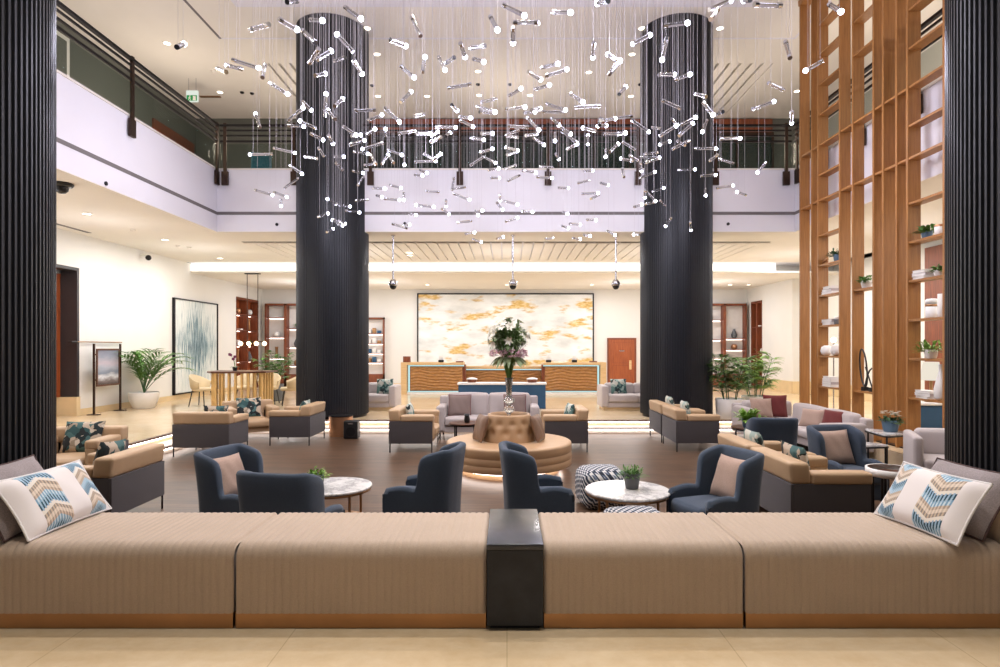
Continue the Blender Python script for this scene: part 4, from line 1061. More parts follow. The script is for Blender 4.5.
cane_palm('cane palm behind the slatted high table', (-6.95, 17.9, 0), .28, .5, 5, .95, .40, 12, 'leaf', 'pot_grey')
def small_plant(label, loc, r, h, potmat, seed, n=46, L=.12, wl=.03, mat='leaf', spread=.9, name='potted_plant', flowers=None, taper=.8):
    q = random.Random(seed); t = thing(name, label, 'potted plant', loc); pot(t, r, h, potmat, taper=taper); l_ = MB(); f_ = MB(); s_ = MB()
    for k in range(n):
        a = q.uniform(0, 2 * PI); e = q.uniform(.15, 1.4); rr_ = r * .8 * q.random() ** .5
        d = Vector((math.cos(a) * math.cos(e) * spread, math.sin(a) * math.cos(e) * spread, math.sin(e)))
        b0 = Vector((rr_ * math.cos(a), rr_ * math.sin(a), h - .04)); l_.leaf(b0, d, (0, 0, 1), L * q.uniform(.6, 1.2), wl, .35, 3)
        m_ = b0 + d * L * q.uniform(.3, .8); l_.leaf(m_, (d.x + q.uniform(-.8, .8), d.y + q.uniform(-.8, .8), d.z), (0, 0, 1), L * .6, wl, .3, 3)
    if flowers:
        for k in range(26):
            a = q.uniform(0, 2 * PI); p = Vector((r * 1.1 * q.random() ** .5 * math.cos(a), r * 1.1 * q.random() ** .5 * math.sin(a), h + L * q.uniform(.5, 1.0)))
            for j in range(6):
                aa = 2 * PI * j / 6; f_.leaf(p, (math.cos(aa), math.sin(aa), .4), (0, 0, 1), .035, .03, .3, 2)
        f_.build('blooms', flowers, t)
    l_.build('leaves', mat, t); return t
small_plant('dark stone pot of green grass on the right marble table', (1.22, 5.86, WZ + .46), .078, .155, 'pot_grey', 21, 110, .11, .012, 'leaf')
small_plant('grey pot of green leaves on the left marble table', (-1.86, 5.85, WZ + .46), .075, .14, 'pot_grey', 22, 50, .10, .03, 'leaf_light')
small_plant('dark pot with pale green leaves on the small dark round table', (4.22, 10.5, WZ + .44), .11, .15, 'pot_blue', 23, 60, .24, .06, 'leaf_light')
small_plant('pale blue pot of white flowers beside the oak shelving', (5.72, 8.95, WZ + .58), .115, .17, 'pot_blue', 24, 50, .13, .04, 'leaf_dark', flowers='petal_white')
# ------------------------------------------------------------------ high table, its chairs, orchid and lamp
t = thing('high_table', 'high dining table with brown top on a row of gold slats', 'table', (-6.85, 15.5, 0))
b = MB(); pl = [(-.80, -.2), (-.56, -.5), (.42, -.5), (.74, -.3), (.74, .5), (-.80, .5)]
b.prism(pl, .94, .985); b.build('tabletop', 'table_brown', t)
MB().prism([(x * .86, y * .8) for x, y in pl], .0, .03).build('base', 'steel_dark', t)
n = 0
for i in range(len(pl)):
    p, q = Vector(pl[i]) * .84, Vector(pl[(i + 1) % 6]) * .84; m_ = max(1, int((q - p).length / .15))
    for k in range(m_):
        c = p.lerp(q, k / m_); MB().box(c.x - .022, c.x + .022, c.y - .03, c.y + .03, .03, .94).build('slat', 'brass', t)
def tub_chair(label, loc, rz):
    t = thing('tub_chair', label, 'chair', loc, rz, 'cream tub chairs')
    b = MB(); n = 28; ring = []
    for i in range(n + 1):
        u = i / n; a = PI * (-.12) + PI * 1.24 * u + PI; h = .66 + .20 * math.sin(PI * u) ** 1.3
        c, s_ = math.cos(a), math.sin(a); ring.append([(.27 * c * .8, .27 * s_ * .8, .42), (.27 * c, .27 * s_, .50), (.31 * c, .31 * s_, h - .02), (.30 * c, .30 * s_, h), (.275 * c, .275 * s_, h - .01), (.245 * c, .245 * s_, .5), (.21 * c, .21 * s_, .44)])
    m_ = 7; v = [p for r_ in ring for p in r_]
    b.add(v, [(i * m_ + j, i * m_ + (j + 1) % m_, (i + 1) * m_ + (j + 1) % m_, (i + 1) * m_ + j) for i in range(n) for j in range(m_)] + [tuple(range(m_)), tuple(reversed(range(n * m_, n * m_ + m_)))])
    b.build('tub_back', 'chair_cream', t)
    MB().lathe([(.20, .40), (.25, .42), (.255, .47), (.22, .50), (.01, .51)], (0, .02, 0), 32).build('seat', 'chair_cream', t)
    for sx in (-1, 1):
        for sy in (-1, 1): MB().cyl((sx * .16, sy * .16, .42), (sx * .22, sy * .22, 0), .018, .012, 8).build('leg', 'black', t)
    return t
tub = [((-8.3, 16.3), (1, -.1), 'cream tub chair at the left end of the slatted high table'), ((-7.45, 17.1), (0, -1), 'cream tub chair behind the slatted high table below the orchid'), ((-6.7, 16.9), (.1, -1), 'cream tub chair behind the middle of the slatted high table'), ((-5.95, 16.5), (-1, -.4), 'cream tub chair between the high table and the left tall column')]
first = None
for (x, y), d, lb in tub:
    if first is None: first = tub_chair(lb, (x, y, 0), face(*d))
    else: dup(first, (x, y, 0), face(*d), lb)
t = thing('orchid', 'plum orchid in a small dark pot on the slatted high table', 'potted plant', (-7.05, 15.55, .985))
pot(t, .06, .10, 'black')
s_, l_, p_ = MB(), MB(), MB()
for k, (dx, hh) in enumerate(((-.14, .46), (.0, .40), (-.05, .34))):
    pts = [(0, 0, .08), (dx * .2, 0, hh * .5), (dx * .7, .01, hh * .9), (dx, .02, hh)]; s_.tube(pts, .004, 5)
    for j in range(4):
        p_ = MB(); c = Vector(pts[2]).lerp(Vector(pts[3]), j / 3) + Vector((0, -.02, -.01 * j))
        for i in range(5):
            a = 2 * PI * i / 5; p_.leaf(c, (math.cos(a), -.3, math.sin(a)), (0, 1, 0), .045, .035, .2, 3)
        p_.build('bloom', 'petal_plum', t)
for k in range(6):
    a = k * 1.05; l_.leaf((0, 0, .08), (math.cos(a), math.sin(a), .6), (0, 0, 1), .16, .05, .5, 4)
s_.build('stems', 'leaf', t); l_.build('leaves', 'leaf_dark', t)
t = thing('pendant_lamp', 'slim pendant lamp of glowing globes hanging before the left bookcase', 'pendant lamp', (-8.1, 19.1, ZR))
MB().box(-.24, .24, -.05, .05, -.035, 0).build('ceiling_plate', 'black', t)
for x in (-.17, .17): MB().cyl((x, 0, -.03), (x, 0, -2.18), .012, n=8).build('rod', 'bronze', t)
MB().cyl((-.42, 0, -2.18), (.42, 0, -2.18), .014, n=8).build('cross_bar', 'bronze', t)
for x in (-.38, -.12, .12, .38): MB().ball((x, 0, -2.24), .065, 16, 10).build('globe', 'bulb', t)

# ------------------------------------------------------------------ lit bookcases
def bookcase(label, loc, rz, W, H, cols, rows, D=.36, back='mirror', z0=.0, group='lit bookcases', lights=True):
    """front towards local -Y, left edge at local x = 0"""
    t = thing('bookcase', label, 'bookcase', loc, rz, group)
    b = MB(); b.box(0, W, -.03, 0, z0, H); b.build('back_panel', back, t)
    xs = [0]; 
    for c in cols: xs.append(xs[-1] + c * W)
    for i, x in enumerate(xs): MB().box(max(0, x - .05), min(W, x + .05), -D, -.03, z0, H).build('upright', 'brown_wood', t)
    MB().box(0, W, -D, -.03, H - .08, H).build('top', 'brown_wood', t)
    MB().box(0, W, -D - .0, -.03, z0, z0 + .5).build('base_cabinet', 'brown_wood', t)
    cells = []
    for i in range(len(cols)):
        for ri, z in enumerate(rows[i % len(rows)]):
            MB().box(xs[i] + .05, xs[i + 1] - .05, -D + .01, -.03, z - .03, z).build('shelf', 'brown_wood', t)
            if lights: MB().box(xs[i] + .08, xs[i + 1] - .08, -.06, -.034, z - .06, z - .034).build('shelf_light', 'led_shelf', t)
            cells.append(((xs[i] + xs[i + 1]) / 2, -D * .5, z, i, ri))
    m4 = Matrix.Translation(loc) @ Matrix.Rotation(rz, 4, 'Z')
    return [(m4 @ Vector(c[:3]), c[3], c[4]) for c in cells]
def vase(label, loc, prof, mat, group=None):
    o = MB().lathe(prof, (0, 0, 0), 24).build('vase', mat, None, loc); return tag(o, label, 'vase', group)
VP1 = [(.06, 0), (.10, .05), (.12, .14), (.08, .26), (.04, .34), (.05, .38), (.04, .37)]
VP2 = [(.05, 0), (.06, .02), (.05, .30), (.06, .42), (.075, .46), (.06, .45)]
VP3 = [(.06, 0), (.11, .04), (.13, .11), (.11, .18), (.07, .22), (.06, .21)]
def book_stack(labels, loc, rz, w=.30, d=.22, mat='paper', group=None, th=.045):
    z = loc[2]
    for k, lb in enumerate(labels):
        t = thing('book', lb, 'book', (loc[0], loc[1], z), rz + R.uniform(-.12, .12), group); ww = w * (1 - .06 * k)
        MB().box(-ww / 2 + .008, ww / 2 - .008, -d / 2 + .008, d / 2 - .008, .004, th - .004).build('pages', 'paper', t)
        b = MB(); b.box(-ww / 2, ww / 2, -d / 2, d / 2, 0, .004); b.box(-ww / 2, ww / 2, -d / 2, d / 2, th - .004, th); b.box(-ww / 2, -ww / 2 + .004, -d / 2, d / 2, .004, th - .004); b.build('cover', ['white', 'grey', 'paper'][k % 3], t)
        z += th
    return z
LB = bookcase('lit brown bookcase on the back wall left of the left tall column', (-9.75, YB, 0), 0, 3.3, 3.35, (.25, .25, .25, .25), ([1.15, 2.0, 2.8], [.85, 1.6, 2.35], [1.15, 2.0, 2.8], [.85, 1.6, 2.35]))
LW = bookcase('lit brown bookcase on the left wall beside the room corner', (XL - .345, 22.15, 0), PI / 2, 2.0, 3.46, (.5, .5), ([1.05, 1.65, 2.25, 2.85], [1.05, 1.65, 2.25, 2.85]), .345, 'door_wood')
RB = bookcase('lit brown bookcase on the back wall right of the right tall column', (6.7, YB, 0), 0, 2.95, 3.35, (.34, .36, .30), ([.95, 1.9, 2.6], [1.15, 1.9, 2.7], [.8, 1.5, 1.95]))
RW = bookcase('lit brown bookcase on the right wall beside the room corner', (XR + .345, 24.1, 0), -PI / 2, 1.05, 3.4, (.5, .5), ([1.35, 2.4], [1.35, 2.4]), .345, 'door_wood')
NC = bookcase('narrow lit shelf niche of small goods beside the left tall column', (-6.0, YB, 0), 0, 1.02, 2.8, (1.0,), ([.98, 1.35, 1.75, 2.15],), .22, 'mirror', 0, 'lit bookcases')
ORD = ['first', 'second', 'third', 'fourth']
n_ = 0
for (cells, nm) in ((LB, 'left back bookcase'), (LW, 'left wall bookcase'), (RB, 'right back bookcase'), (RW, 'right wall bookcase')):
    for c, ci, ri in cells:
        k = n_ % 6; n_ += 1
        at_ = '%s shelf, %s column of the %s' % (['lowest open', 'second open', 'third open', 'fourth open'][ri], ORD[ci], nm)
        if k == 0: vase('gold vase on the ' + at_, c, VP2, 'gold')
        elif k == 1: vase('round white vase on the ' + at_, c, VP3, 'white')
        elif k == 2: book_stack(['pale book lying on the ' + at_], c, 0, .34, .22)
        elif k == 3: vase('brown jar on the ' + at_, c, VP3, 'copper')
        elif k == 4: vase('tall grey vase on the ' + at_, c, VP1, 'pot_grey')
        else: small_plant('small plant on the ' + at_, c, .08, .12, 'pot_white', n_ + 40, 30, .16, .04)
for i, (c, _c, _r) in enumerate(NC):
    for j in range(4):
        m_ = ['white', 'gold', 'blue', 'paper'][(i + j) % 4]
        tag(MB().puff(-.075, .075, -.05, .05, 0, .12 + .05 * ((i * 3 + j) % 3), .008, n=2).build('gift_box', m_, None, c + Vector((-.3 + .2 * j, 0, 0))), 'small packaged goods standing in the shelf niche beside the left tall column', 'box', 'boxes in the shelf niche')

# ------------------------------------------------------------------ oak shelving screen, right
SX, SD = 6.2, .20
t = thing('shelving_screen', 'tall open oak shelving screen rising to the ceiling at right', 'shelving')
ups = [12.68, 12.20, 11.95, 11.17, 10.75, 10.14, 9.88, 9.54, 9.28, 8.50]
for y in ups: MB().box(SX, SX + SD, y, y + .045, 0, ZC - .12 if y > 8 else ZC - .12).build('upright', 'screen_oak', t)
LEV = [.83, 1.43, 2.03, 2.63, 3.23, 3.83, 5.03, 6.23, 6.83, 7.43, 8.03]
def shelf(y0, y1, z): MB().box(SX + .012, SX + SD, y0 + .045, y1, z - .035, z).build('shelf', 'screen_oak', t)
for z in LEV:
    shelf(11.17, 11.95, z); shelf(8.50, 9.28, z); 
for z in (.83, 2.63, 6.83, 7.43, 8.03): shelf(10.14, 10.75, z)
for z in (4.53, 5.63):
    for a, b_ in zip(ups[1:], ups[:-1]): shelf(a, b_, z)
MB().box(SX - .01, SX + SD + .01, 8.45, 12.75, ZC - .12, ZC - .002).build('top_rail', 'screen_oak', t)
MB().box(SX + .04, SX + SD - .04, 8.5, 12.7, 0, .02).build('floor_track', 'bronze', t)
sx = SX + .10
def sy(px): return F * sx / (px - CX)
zz = .001
small_plant('blue pot with trailing green plant on the upper shelf near the right ribbed column', (sx, sy(927), 3.23), .078, .11, 'pot_blue', 61, 50, .15, .05)
t = thing('white_pot', 'white pot with copper rim beside the blue potted plant', 'pot', (sx, sy(939.5), 3.23)); MB().lathe([(.05, 0), (.062, .01), (.066, .12), (.06, .12)], (0, 0, 0), 24).build('body', 'white', t); MB().lathe([(.067, .12), (.068, .15), (.06, .15), (.058, .12)], (0, 0, 0), 24, True).build('rim', 'copper', t)
book_stack(['white book at the bottom of the stack under the nearer potted fern', 'white book in the middle of the stack beside the nearer potted fern', 'white book on top of the stack beside the nearer potted fern'], (sx, sy(923.5), 2.63), PI / 2, .30, .17, group='books on the second shelf')
small_plant('small fern in a white pot at the end of the second shelf', (sx, sy(938.5), 2.63), .06, .10, 'pot_white', 62, 40, .13, .04)
t = thing('canister', 'white canister with a gold band on the open oak shelf', 'jar', (sx, sy(931.5), 2.03)); MB().lathe([(.075, 0), (.08, .01), (.08, .17)], (0, 0, 0), 28).build('body', 'white', t); MB().lathe([(.08, .17), (.083, .172), (.083, .2), (.08, .202)], (0, 0, 0), 28, True).build('band', 'gold', t); MB().lathe([(.08, .20), (.08, .27), (.06, .285), (.005, .29)], (0, 0, 0), 28).build('lid', 'white', t)
vase('pale tall cylinder vase beside the gold banded canister', (sx, sy(942.0), 2.03), [(.05, 0), (.055, .01), (.055, .34), (.05, .34)], 'paper')
small_plant('feathery green plant in a white pot on the third shelf', (sx, sy(931), 1.43), .088, .13, 'pot_white', 63, 60, .20, .03, 'leaf_light')
book_stack(['white book at the bottom of the lowest stack by the bottle vase', 'white book in the middle of the lowest stack by the bottle vase', 'white book on top of the lowest stack by the bottle vase'], (sx, sy(927), .83), PI / 2, .32, .17, group='books on the lowest shelf', th=.04)
vase('tall white bottle vase beside the lowest stack of books', (sx, sy(941.0), .83), [(.06, 0), (.085, .03), (.09, .16), (.06, .30), (.03, .42), (.03, .50), (.04, .52), (.03, .52)], 'white')
# far bay
o = MB()
for k in range(7):
    a = k * .9; o.ball((.02 * math.cos(a), .05 * math.sin(a) , .03 + .012 * k), .028, 10, 6); o.leaf((0, 0, .08), (math.cos(a) * .5, math.sin(a), .4), (0, 0, 1), .09, .04, .2, 3)
tag(o.build('gold_ornament', 'gold', None, (sx, sy(825.5), 3.23)), 'gold cluster ornament on the far oak shelf', 'ornament')
small_plant('dark pot with a bushy plant beside the gold ornament', (sx, sy(836.8), 3.23), .06, .14, 'pot_blue', 64, 50, .15, .04, 'leaf_dark')
book_stack(['white book at the bottom of the upper far stack', 'white book in the middle of the upper far stack', 'white book on top of the upper far stack'], (sx, sy(830.5), 2.63), PI / 2, .36, .17, group='books in the far bay', th=.05)
book_stack(['pale book at the bottom of the middle far stack', 'pale book on top of the middle far stack'], (sx, sy(830.5), 2.03), PI / 2, .40, .17, group='books in the far bay', th=.055)
t = thing('metal_box', 'small dark box standing beside the pale books', 'box', (sx, sy(837.3), 2.03)); MB().puff(-.04, .04, -.05, .05, 0, .10, .01, n=2).build('box', 'pot_grey', t); MB().puff(-.042, .042, -.052, .052, .101, .15, .01, n=2).build('lid', 'white', t)
vase('round white vase on the far shelf, left of two', (sx, sy(826.5), 1.43), [(.04, 0), (.09, .03), (.11, .10), (.09, .17), (.04, .20), (.035, .19)], 'white')
vase('round white vase on the far shelf, right of two', (sx, sy(836.3), 1.43), [(.04, 0), (.09, .03), (.105, .10), (.09, .18), (.04, .22), (.035, .21)], 'paper')
book_stack(['white book at the bottom of the lowest far stack', 'white book second from the bottom of the lowest far stack', 'white book third from the bottom of the lowest far stack', 'white book on top of the lowest far stack'], (sx, sy(831), .83), PI / 2, .42, .18, group='books in the far bay', th=.05)
small_plant('white round pot of green leaves on the middle bay shelf', (sx, sy(866.3), 2.63), .085, .13, 'pot_white', 65, 50, .13, .05)
t = thing('loop_sculpture', 'black metal loop sculpture on two block feet in the oak shelving', 'sculpture', (sx, sy(865.5), .83))
for y, s_ in ((-.02, 1), (.20, .8)):
    MB().box(-.04, .04, -y - .045, -y + .045, 0, .07).build('block_foot', 'black', t)
pts = []
for k in range(33):
    a = 2 * PI * k / 32; pts.append((0, .06 + .10 * math.cos(a) + .05 * math.sin(a), .40 + .33 * math.sin(a)))
MB().tube(pts, .014, 8).build('large_loop', 'black', t)
MB().tube([(0, .03, .06), (0, -.06, .28), (0, -.12, .36), (0, -.18, .40)], .013, 8).build('rod', 'black', t)
MB().tube([(0, -.20, .06), (0, -.12, .20), (0, -.05, .33), (0, .0, .42)], .013, 8).build('rod', 'black', t)
# things on the marble floor beyond the shelving
t = thing('sideboard', 'petrol blue sideboard with white top behind the oak shelving', 'sideboard', (7.75, 10.5, 0))
MB().box(-.75, .75, -.22, .22, .03, .6).build('body', 'blue', t); MB().puff(-.78, .78, -.25, .25, .6, .64, .008, n=2).build('top', 'white', t); MB().box(-.7, .7, -.18, .18, 0, .03).build('plinth', 'black', t)
for x in (-.37, .37): MB().puff(x - .34, x + .34, -.235, -.22, .06, .57, .006, n=2).build('door', 'blue', t)
t = thing('table_lamp', 'white shaded table lamp on the blue sideboard', 'table lamp', (7.42, 10.5, .64))
MB().lathe([(.09, 0), (.10, .01), (.03, .05), (.025, .38)], (0, 0, 0), 24).build('base', 'gold', t); MB().lathe([(.16, .38), (.12, .70)], (0, 0, 0), 32, True).build('shade', 'shade', t)
t = thing('floor_lamp', 'thin chrome floor lamp with small glowing head beyond the far oak bay', 'floor lamp', (7.35, 13.5, 0))
MB().cyl((0, 0, 0), (0, 0, .02), .14, n=28).build('base', 'silver', t); MB().cyl((0, 0, .02), (0, 0, 1.72), .014, n=10).build('pole', 'silver', t); MB().ball((0, 0, 1.76), .06, 14, 8).build('globe', 'bulb', t)
# copper drum and small speaker by the left tall column
t = thing('copper_drum', 'copper clad drum standing in front of the left tall column', 'pedestal', (-3.46, 12.5, WZ))
MB().cyl((0, 0, 0), (0, 0, .40), .24, n=48).build('drum', 'copper', t); MB().cyl((0, 0, .40), (0, 0, .42), .245, n=48).build('lid', 'steel_dark', t)
t = thing('floor_speaker', 'small black floor speaker in front of the left tall column', 'speaker', (-3.12, 12.08, WZ))
MB().puff(-.14, .14, -.12, .12, .01, .36, .015, n=2).build('cabinet', 'black', t); MB().lathe([(.09, 0), (.085, -.012), (.02, -.004)], (0, 0, 0), 24).build('cone', 'steel_dark', t)
o = [k for k in bpy.data.objects if k.parent == t and k.name.startswith('cone')][0]; o.rotation_euler = (PI / 2, 0, 0); o.location = (0, -.122, .15)
MB().box(-.05, .05, -.125, -.12, .30, .32).build('badge', 'silver', t)
# teal chair behind the back balcony glass
t = thing('teal_chair', 'small teal chair behind the back balcony glass at left', 'chair', (-6.2, 15.2, ZT), .3)
MB().puff(-.24, .24, -.24, .24, .36, .46, .03).build('seat', 'teal_paint', t); MB().puff(-.24, .24, -.26, -.2, .4, .78, .03).build('backrest', 'teal_paint', t)
for a in (-.2, .2):
    for c in (-.2, .2): MB().cyl((a, c, 0), (a, c, .38), .018, n=8).build('leg', 'black', t)
# ------------------------------------------------------------------ hanging light sculpture: one rod per entry
# lit tip x, y, far end x, y in photograph pixels; the second list holds rods whose light faces away
LIT = """296.9 29.4 279.4 19.4|322.5 20.6 311 20|258.8 68 233 60|331 51 318 59|325 73.8 315.6 75.6|287.5 94 270 83|361 18.8 345.6 7.5|337 34.4 352.5 51|362 73.8 354 61|405.6 46 391 40|414 77.5 400.6 66|425 57 422.5 72|445 70 438.8 57.5|465 57 460.6 43.8|524.4 15.6 503 5|513 43 513 28|497.5 30 490.6 17|570.6 12.5 553 12.5|483.8 62 473.8 58.8|558 63.8 541.9 67.5|566.9 69.4 546 76|540.6 79.4 528.8 72|597.5 3 607.5 1|650 35 633 43.8|687.5 23 665 25.6|662 60 666.9 38|592.8 57.5 593.8 43|608 54.4 617.5 61|620 61 609.4 73.8|674.4 74.6 659.4 74.6|690 74.4 676 79.4|730.6 .6 710 9.4|743.8 .6 750 0|805.6 70.6 822.5 61|841 11.7 829.6 4.5|255.6 114 260 127|303 108 288 120.5|311 110 303 101.8|300 121 315.6 128|303.8 126.5 288 125.5|326 94 325 117|328 110.5 335 119|323 140 311 133.6|250 154.5 272.5 154|295 153 273.8 148|333 143.6 328.8 135.5|342.5 99 335 106|411 91.8 401 101.8|356 135 343.8 126.8|360.6 135 352 136|364.4 140.5 350 145|362.5 149 383 143|368 154 353.8 151.8|375 129 368 133.6|399.4 121.8 385 108|382 114.9 368.8 119.9|385.6 129 385.6 135|430 133.4 417 133.4|438 131.8 432 136|455.6 127.4 436 126.8|450 133 445.6 136|456.9 110.5 451.9 104.9|401.9 154.9 387.5 149.9|388 154.9 382 164|435.6 161 415 161.8|440.6 154 435 159|404.4 164.9 404 157|343.8 156.8 335 156.8|549.4 84.9 535.6 89|521 88.6 509.4 95.5|495 112 477.5 106.8|525 107 505.6 109|535 111.8 525 113|540 108.6 532 110|565.6 110 546 103.6|583 102 571 94|470.6 118 460 117|473 126.8 460 120|492.5 133.4 481.9 133.4|483.8 139.9 471.9 138|492.5 149 480.6 152.4|495.6 163 483.8 156.8|538.8 129.9 527.5 118|544 144.9 533.8 138|517.5 150.5 506 147.4|558.8 124.9 552.5 118.6|570.6 134 558.8 125.5|576.9 144 567.5 149|555 141 555 133.6|558.8 159 556 154|583 128 595 131|625.6 86.8 619.4 94|615 118.6 601 120.5|598 126 600.6 118.6|606 125.5 600 125.5|618.8 134 603.8 133.6|625.6 133 619 134|588 135.5 588 144|618 144 610 151.8|605.6 156.8 606 149.9|648.8 131.8 631.9 119.9|676 126 660 136|677 125 671.9 119|695.6 117.4 681 124.9|692.5 123.6 679.4 135.5|669.4 141.5 660 144.5|702.5 131.8 706.9 120.5|713 114.9 703.8 103|716 148.6 694.4 148.6|659.4 157.6 640 157.4|773.8 101.5 752.5 109|740 138.4 720.6 138.6|791.5 123 791.9 111.8|757.5 172.5 766 162|272.5 195 255 190|286.9 197 274 192|281 206 281 200|301.9 173.8 290 165.6|328 213.5 318 216.9|327.5 199 337 204|332.5 220 340 225|333 228.8 327 232|350 206.5 335.6 205|359.4 212.5 346 210.6|342.5 225.6 335 220|345 223.8 339 221|363 173 352.5 171|385 188.5 373 188|401 188 390 185|382 196.9 376.9 195.6|399.4 200 385 198.8|403.8 200 403.8 193|422.5 175.5 415 175|427 173 420 170|416 205 420 205.6|433.8 206.9 421 205.6|416 215 408.8 213.8|409.4 224.8 402 226|446 206 446 200|448.8 214 442 209|469.4 199.8 453.8 193.8|498.8 168.5 488.8 170|499 178 491 178|535.6 172.5 523 170.6|551.9 178 536.9 177|568 188 558.8 187.8|517.5 204.4 504.4 201|500 200.6 500 195|478 215 475.6 211|482.5 210.6 476 212|502.5 209.6 497 203|532.5 212 522 211|517.5 218 505.6 221.6|474.4 232.5 465.6 234|481 241.9 473 239.4|503 237 496.9 238.8|567.5 213.8 563 212|580 224.6 570 223.8|568 228 562 226|580 239 573 238|598 193 582 193.8|592.5 170.6 584 171|608 185 601 183|596 220 586.9 219.8|590 236 584 235|615 235 607.5 231|633.8 234.6 639 234.6|641.9 204.4 634.4 206.9|655 171.9 639.4 178|663.8 188 651.9 191.9|655.6 201 646 191|641.5 171 640.6 162.5|645 197.5 644.8 190|665.6 226 671 218|691 230 690 222|695 169.4 678 170|715.6 174.8 700.6 176|705.6 195.6 705 189|733 185.6 717 188|736.9 191.9 746 195|184 44 177 47"""
DIM = """268.8 24.4 250.6 29.4|315.6 43 303 31|226 72 218 68.8|242 69 226 65|262.5 77.5 265 65|318.8 48.8 310 62.5|297 1 287.5 2|345 57.5 335 61|420.6 36 412 17.5|454 57.5 446 63|538.8 22.5 515 22.5|485 45.6 471 48|717.5 10 711 18.8|781 5.6 755 4.4|790 58 785.6 42|783.8 90 768.8 83|323.8 156 318.8 148|317 158.6 305.6 156.8|376 110 355.6 110.5|415.6 130.5 398.8 133.6|441 136.8 431 141.8|471 84 448 88|393.8 163 388 155|434 160 424.4 154|423.8 114 415 116|376 164 371 155.5|375 164 365 165|342.5 170 336 163|496 99 481.9 102|495 113 480 112|564 111.8 543 111.8|600 105.5 575 107|470 165.5 483 157|528.8 127.4 508.8 126|518.8 129.9 506 135.5|517.5 137.4 506.9 136|536.9 134 526 135.5|517 151.8 507.5 154.9|576.9 143 562.5 131|632.5 116 615.6 118.5|635.6 149.9 622.5 141.8|632.5 161 621 158.6|638 160.5 630 155.5|680.6 108.6 662.5 100.5|689.4 140.5 672.5 149|685 145.5 677.5 141|706 96.8 696 94|657.5 152.4 644.4 154|658 158.6 645 163|660 128.6 652.5 127.4|733.8 163.6 718.8 158.6|717.5 154.9 710 160.5|723 111.8 718 113.6|298.8 178 284.4 188|364 176 358 185|368.8 199.4 356 200.6|439.4 192 426 191|407.5 228.5 392.5 224|454 177.5 452 190|466 187 452 189|471.9 221 457.5 222.5|520 175 507.5 181|516 165 505.6 168.8|553 167.5 540 166.9|553 238 546 238.8|590.6 180 578 183|598.8 195 591 198.8|624 177 622.5 168.8|655 202 645.6 204|665 205.6 660 200.6"""
tube_me = MB().cyl((0, 0, -.5), (0, 0, .5), .024, n=12).mesh('rod_tube', M['acrylic'])
cap_me = MB().cyl((0, 0, -.5), (0, 0, .5), .026, n=12).mesh('rod_cap', M['chrome'])
tip_me = MB().ball((0, 0, 0), .029, 10, 8).mesh('rod_light', M['led_tip'])
wire_me = MB().cyl((0, 0, 0), (0, 0, 1), .0017, n=5, caps=False).mesh('rod_cable', M['cable'])
q = random.Random(3); ZK = ZC - .2; UP = Vector((0, 0, 1))
def link(me, name, par, loc, quat=None, sc=None):
    o = bpy.data.objects.new(name, me); COL.objects.link(o); o.parent = par; o.location = loc
    if quat is not None: o.rotation_mode = 'QUATERNION'; o.rotation_quaternion = quat
    if sc: o.scale = sc
    return o
nrod = 0
for src, lit in ((LIT, True), (DIM, False)):
    for s_ in src.split('|'):
        x1, y1, x0, y0 = map(float, s_.split())
        my = (y0 + y1) / 2; zt = q.uniform(4.75, 5.35)
        Y = min(12.55 + q.uniform(-.5, .1), max(5.4, F * (zt - EYE) / (CY - my)))
        if my < 30: Y = max(Y, 5.6)
        lp = math.hypot(x1 - x0, y1 - y0); L2 = lp * Y / F
        L = max(.27, min(.42, L2)); dy = math.sqrt(max(0, L * L - L2 * L2)) * q.choice((-1, 1)) * .9
        if L2 > .42: Y *= .42 / L2; Y = max(Y, 5.2); dy = 0
        a = at(x1, y1, Y + dy / 2); b = at(x0, y0, Y - dy / 2); mid = (a + b) / 2; d = a - b; L = d.length; quat = UP.rotation_difference(d.normalized())
        if mid.z > ZK - .05: continue
        t = thing('pendant_rod', 'short clear acrylic rod with a bright light at one end, hanging on thin cables' if lit else 'short clear acrylic rod hanging on thin cables, its light turned away', 'pendant light', mid, 0, 'lit rods of the hanging light sculpture' if lit else 'unlit rods of the hanging light sculpture')
        dn = d.normalized()
        link(tube_me, 'acrylic_tube', t, dn * -.01, quat, (1, 1, L - .04))
        link(cap_me, 'end_cap', t, dn * (-L / 2 + .012), quat, (1, 1, .045))
        if lit: link(tip_me, 'light_tip', t, dn * (L / 2))
        else: link(cap_me, 'end_cap', t, dn * (L / 2 - .02), quat, (1, 1, .045))
        for e in (-.36, .36):
            p = dn * (L * e)
            inside = -5.7 < mid.x < 5.2 and 3.5 < mid.y < 12.62
            link(wire_me, 'cable', t, p, None, (1, 1, (ZK if inside else ZC) - mid.z - p.z))
        nrod += 1
# ------------------------------------------------------------------ light
def area(name, loc, sx, sy_, power, col=(255, 236, 208), rot=(0, 0, 0), spread=180):
    l = bpy.data.lights.new(name, 'AREA'); l.shape = 'RECTANGLE'; l.size = sx; l.size_y = sy_; l.energy = power; l.color = rgb(*col)[:3]; l.spread = math.radians(spread)
    o = bpy.data.objects.new(name, l); COL.objects.link(o); o.location = loc; o.rotation_euler = rot; return o
def point(name, loc, power, col, r=.25):
    l = bpy.data.lights.new(name, 'POINT'); l.energy = power; l.color = rgb(*col)[:3]; l.shadow_soft_size = r
    o = bpy.data.objects.new(name, l); COL.objects.link(o); o.location = loc; return o
def spot(name, loc, power, col, ang=110, r=.08):
    l = bpy.data.lights.new(name, 'SPOT'); l.energy = power; l.color = rgb(*col)[:3]; l.shadow_soft_size = r; l.spot_size = math.radians(ang); l.spot_blend = .6
    o = bpy.data.objects.new(name, l); COL.objects.link(o); o.location = loc; return o
WARM, COOL = (255, 253, 252), (234, 231, 252)
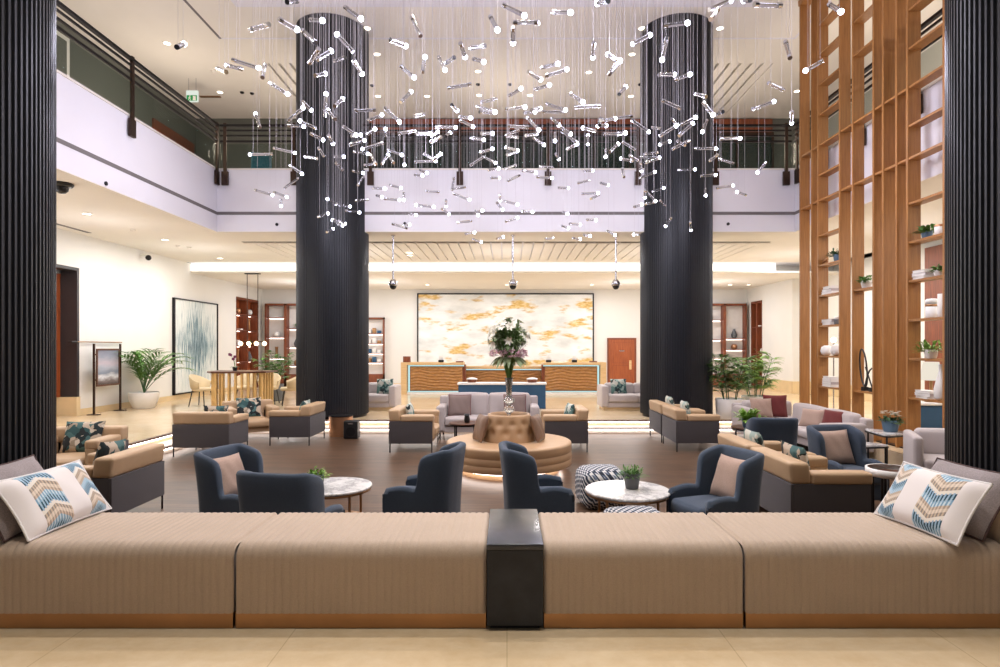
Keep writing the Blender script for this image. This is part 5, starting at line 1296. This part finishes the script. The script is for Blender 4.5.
for x in (-4.2, -1.4, 1.4, 4.2):
    for y in (7.2, 10.4): point('sculpture_glow', (x, y, 5.0 + .25 * math.sin(x + y)), 104, COOL, .3)
for x in (-3.6, 0, 3.6):
    for y in (5.4, 8.2, 11.0): spot('canopy_spot', (x, y, ZC - .25), 360, (255, 246, 236), 100, .12)
for y in (5.5, 8.5, 11.5): area('left_aisle_light', (-8.4, y, ZB - .03), .5, .5, 46, WARM)
for y in (14.6, 17.0): area('left_lobby_light', (-8.3, y, ZB - .03), .5, .5, 64, WARM)
for y in (6.5, 9.5, 12.5, 15.5, 18.0): area('right_aisle_light', (8.6, y, ZB - .03), .5, .5, 64, WARM)
for x in (-4.8, -1.6, 1.6, 4.8): area('soffit_light', (x, 16.6, ZB - .12), .4, .4, 62, WARM)
for x in (-7.4, -3.6, 0, 3.6, 7.4): area('reception_light', (x, 22.6, ZR - .03), 1.6, .3, 54, (244, 247, 255))
for x in (-7.6, -4.6, 4.4, 7.4): point('reception_fill', (x, 21.6, 2.9), 42, (244, 247, 255), .3)  # added fill points in mid-air, no fixtures, lift the reception ceiling
for x in (-2.2, 1.9): point('reception_fill', (x, 21.9, 1.5), 22, (244, 247, 255), .3)  # added low fill behind the desks, no lamp there
for x, y in ((-8.4, 9), (-8.4, 12.5), (-8.2, 16), (8.4, 9), (8.4, 13), (8.2, 17)): point('lobby_fill', (x, y, 3.0), 31, (246, 248, 255), .3)  # added fill without fixtures, brightens the ceilings under the mezzanine
for x in (-4.2, 0, 4.2): point('soffit_fill', (x, 16.4, 2.9), 40, (246, 248, 255), .3)  # added fill below the slatted soffit, no fitting belongs to it
for p in ((-8.4, 6, 7.0), (-8.4, 10.5, 7.0), (-8.4, 15, 7.0), (-5.2, 16.8, 7.0), (0, 16.8, 7.0), (5.2, 16.8, 7.0), (8.3, 13, 7.0), (8.3, 8, 7.0)):
    point('mezzanine_fill', p, 78, (255, 238, 216), .3)  # added warm fill for the upper ceiling, no lamps hang here
for x in (-2.6, 0, 2.6): spot('walkway_fill', (x, 3.0, 8.6), 430, (255, 246, 236), 60, .12)  # added spots without fittings, brighten the floor before the bench
w = bpy.data.worlds.new('World'); S.world = w; w.use_nodes = True
bg = w.node_tree.nodes['Background']; bg.inputs['Color'].default_value = rgb(232, 234, 244); bg.inputs['Strength'].default_value = .15

# ------------------------------------------------------------------ camera and view
cam = bpy.data.cameras.new('camera'); cam.sensor_width = 36; cam.lens = 36 * F / 1000
cam.shift_x = (500 - CX) / 1000; cam.shift_y = (CY - 333.5) / 1000; cam.clip_end = 100
co = bpy.data.objects.new('camera', cam); COL.objects.link(co); co.location = (0, 0, EYE); co.rotation_euler = (PI / 2, 0, 0); S.camera = co
vs = S.view_settings; vs.view_transform = 'Standard'; vs.look = 'None'; vs.gamma = 1.0; vs.use_curve_mapping = False; vs.exposure = 0.0
S.cycles.caustics_reflective = False; S.cycles.caustics_refractive = False
S.cycles.max_bounces = 8; S.cycles.transparent_max_bounces = 24; S.cycles.sample_clamp_indirect = 4.0
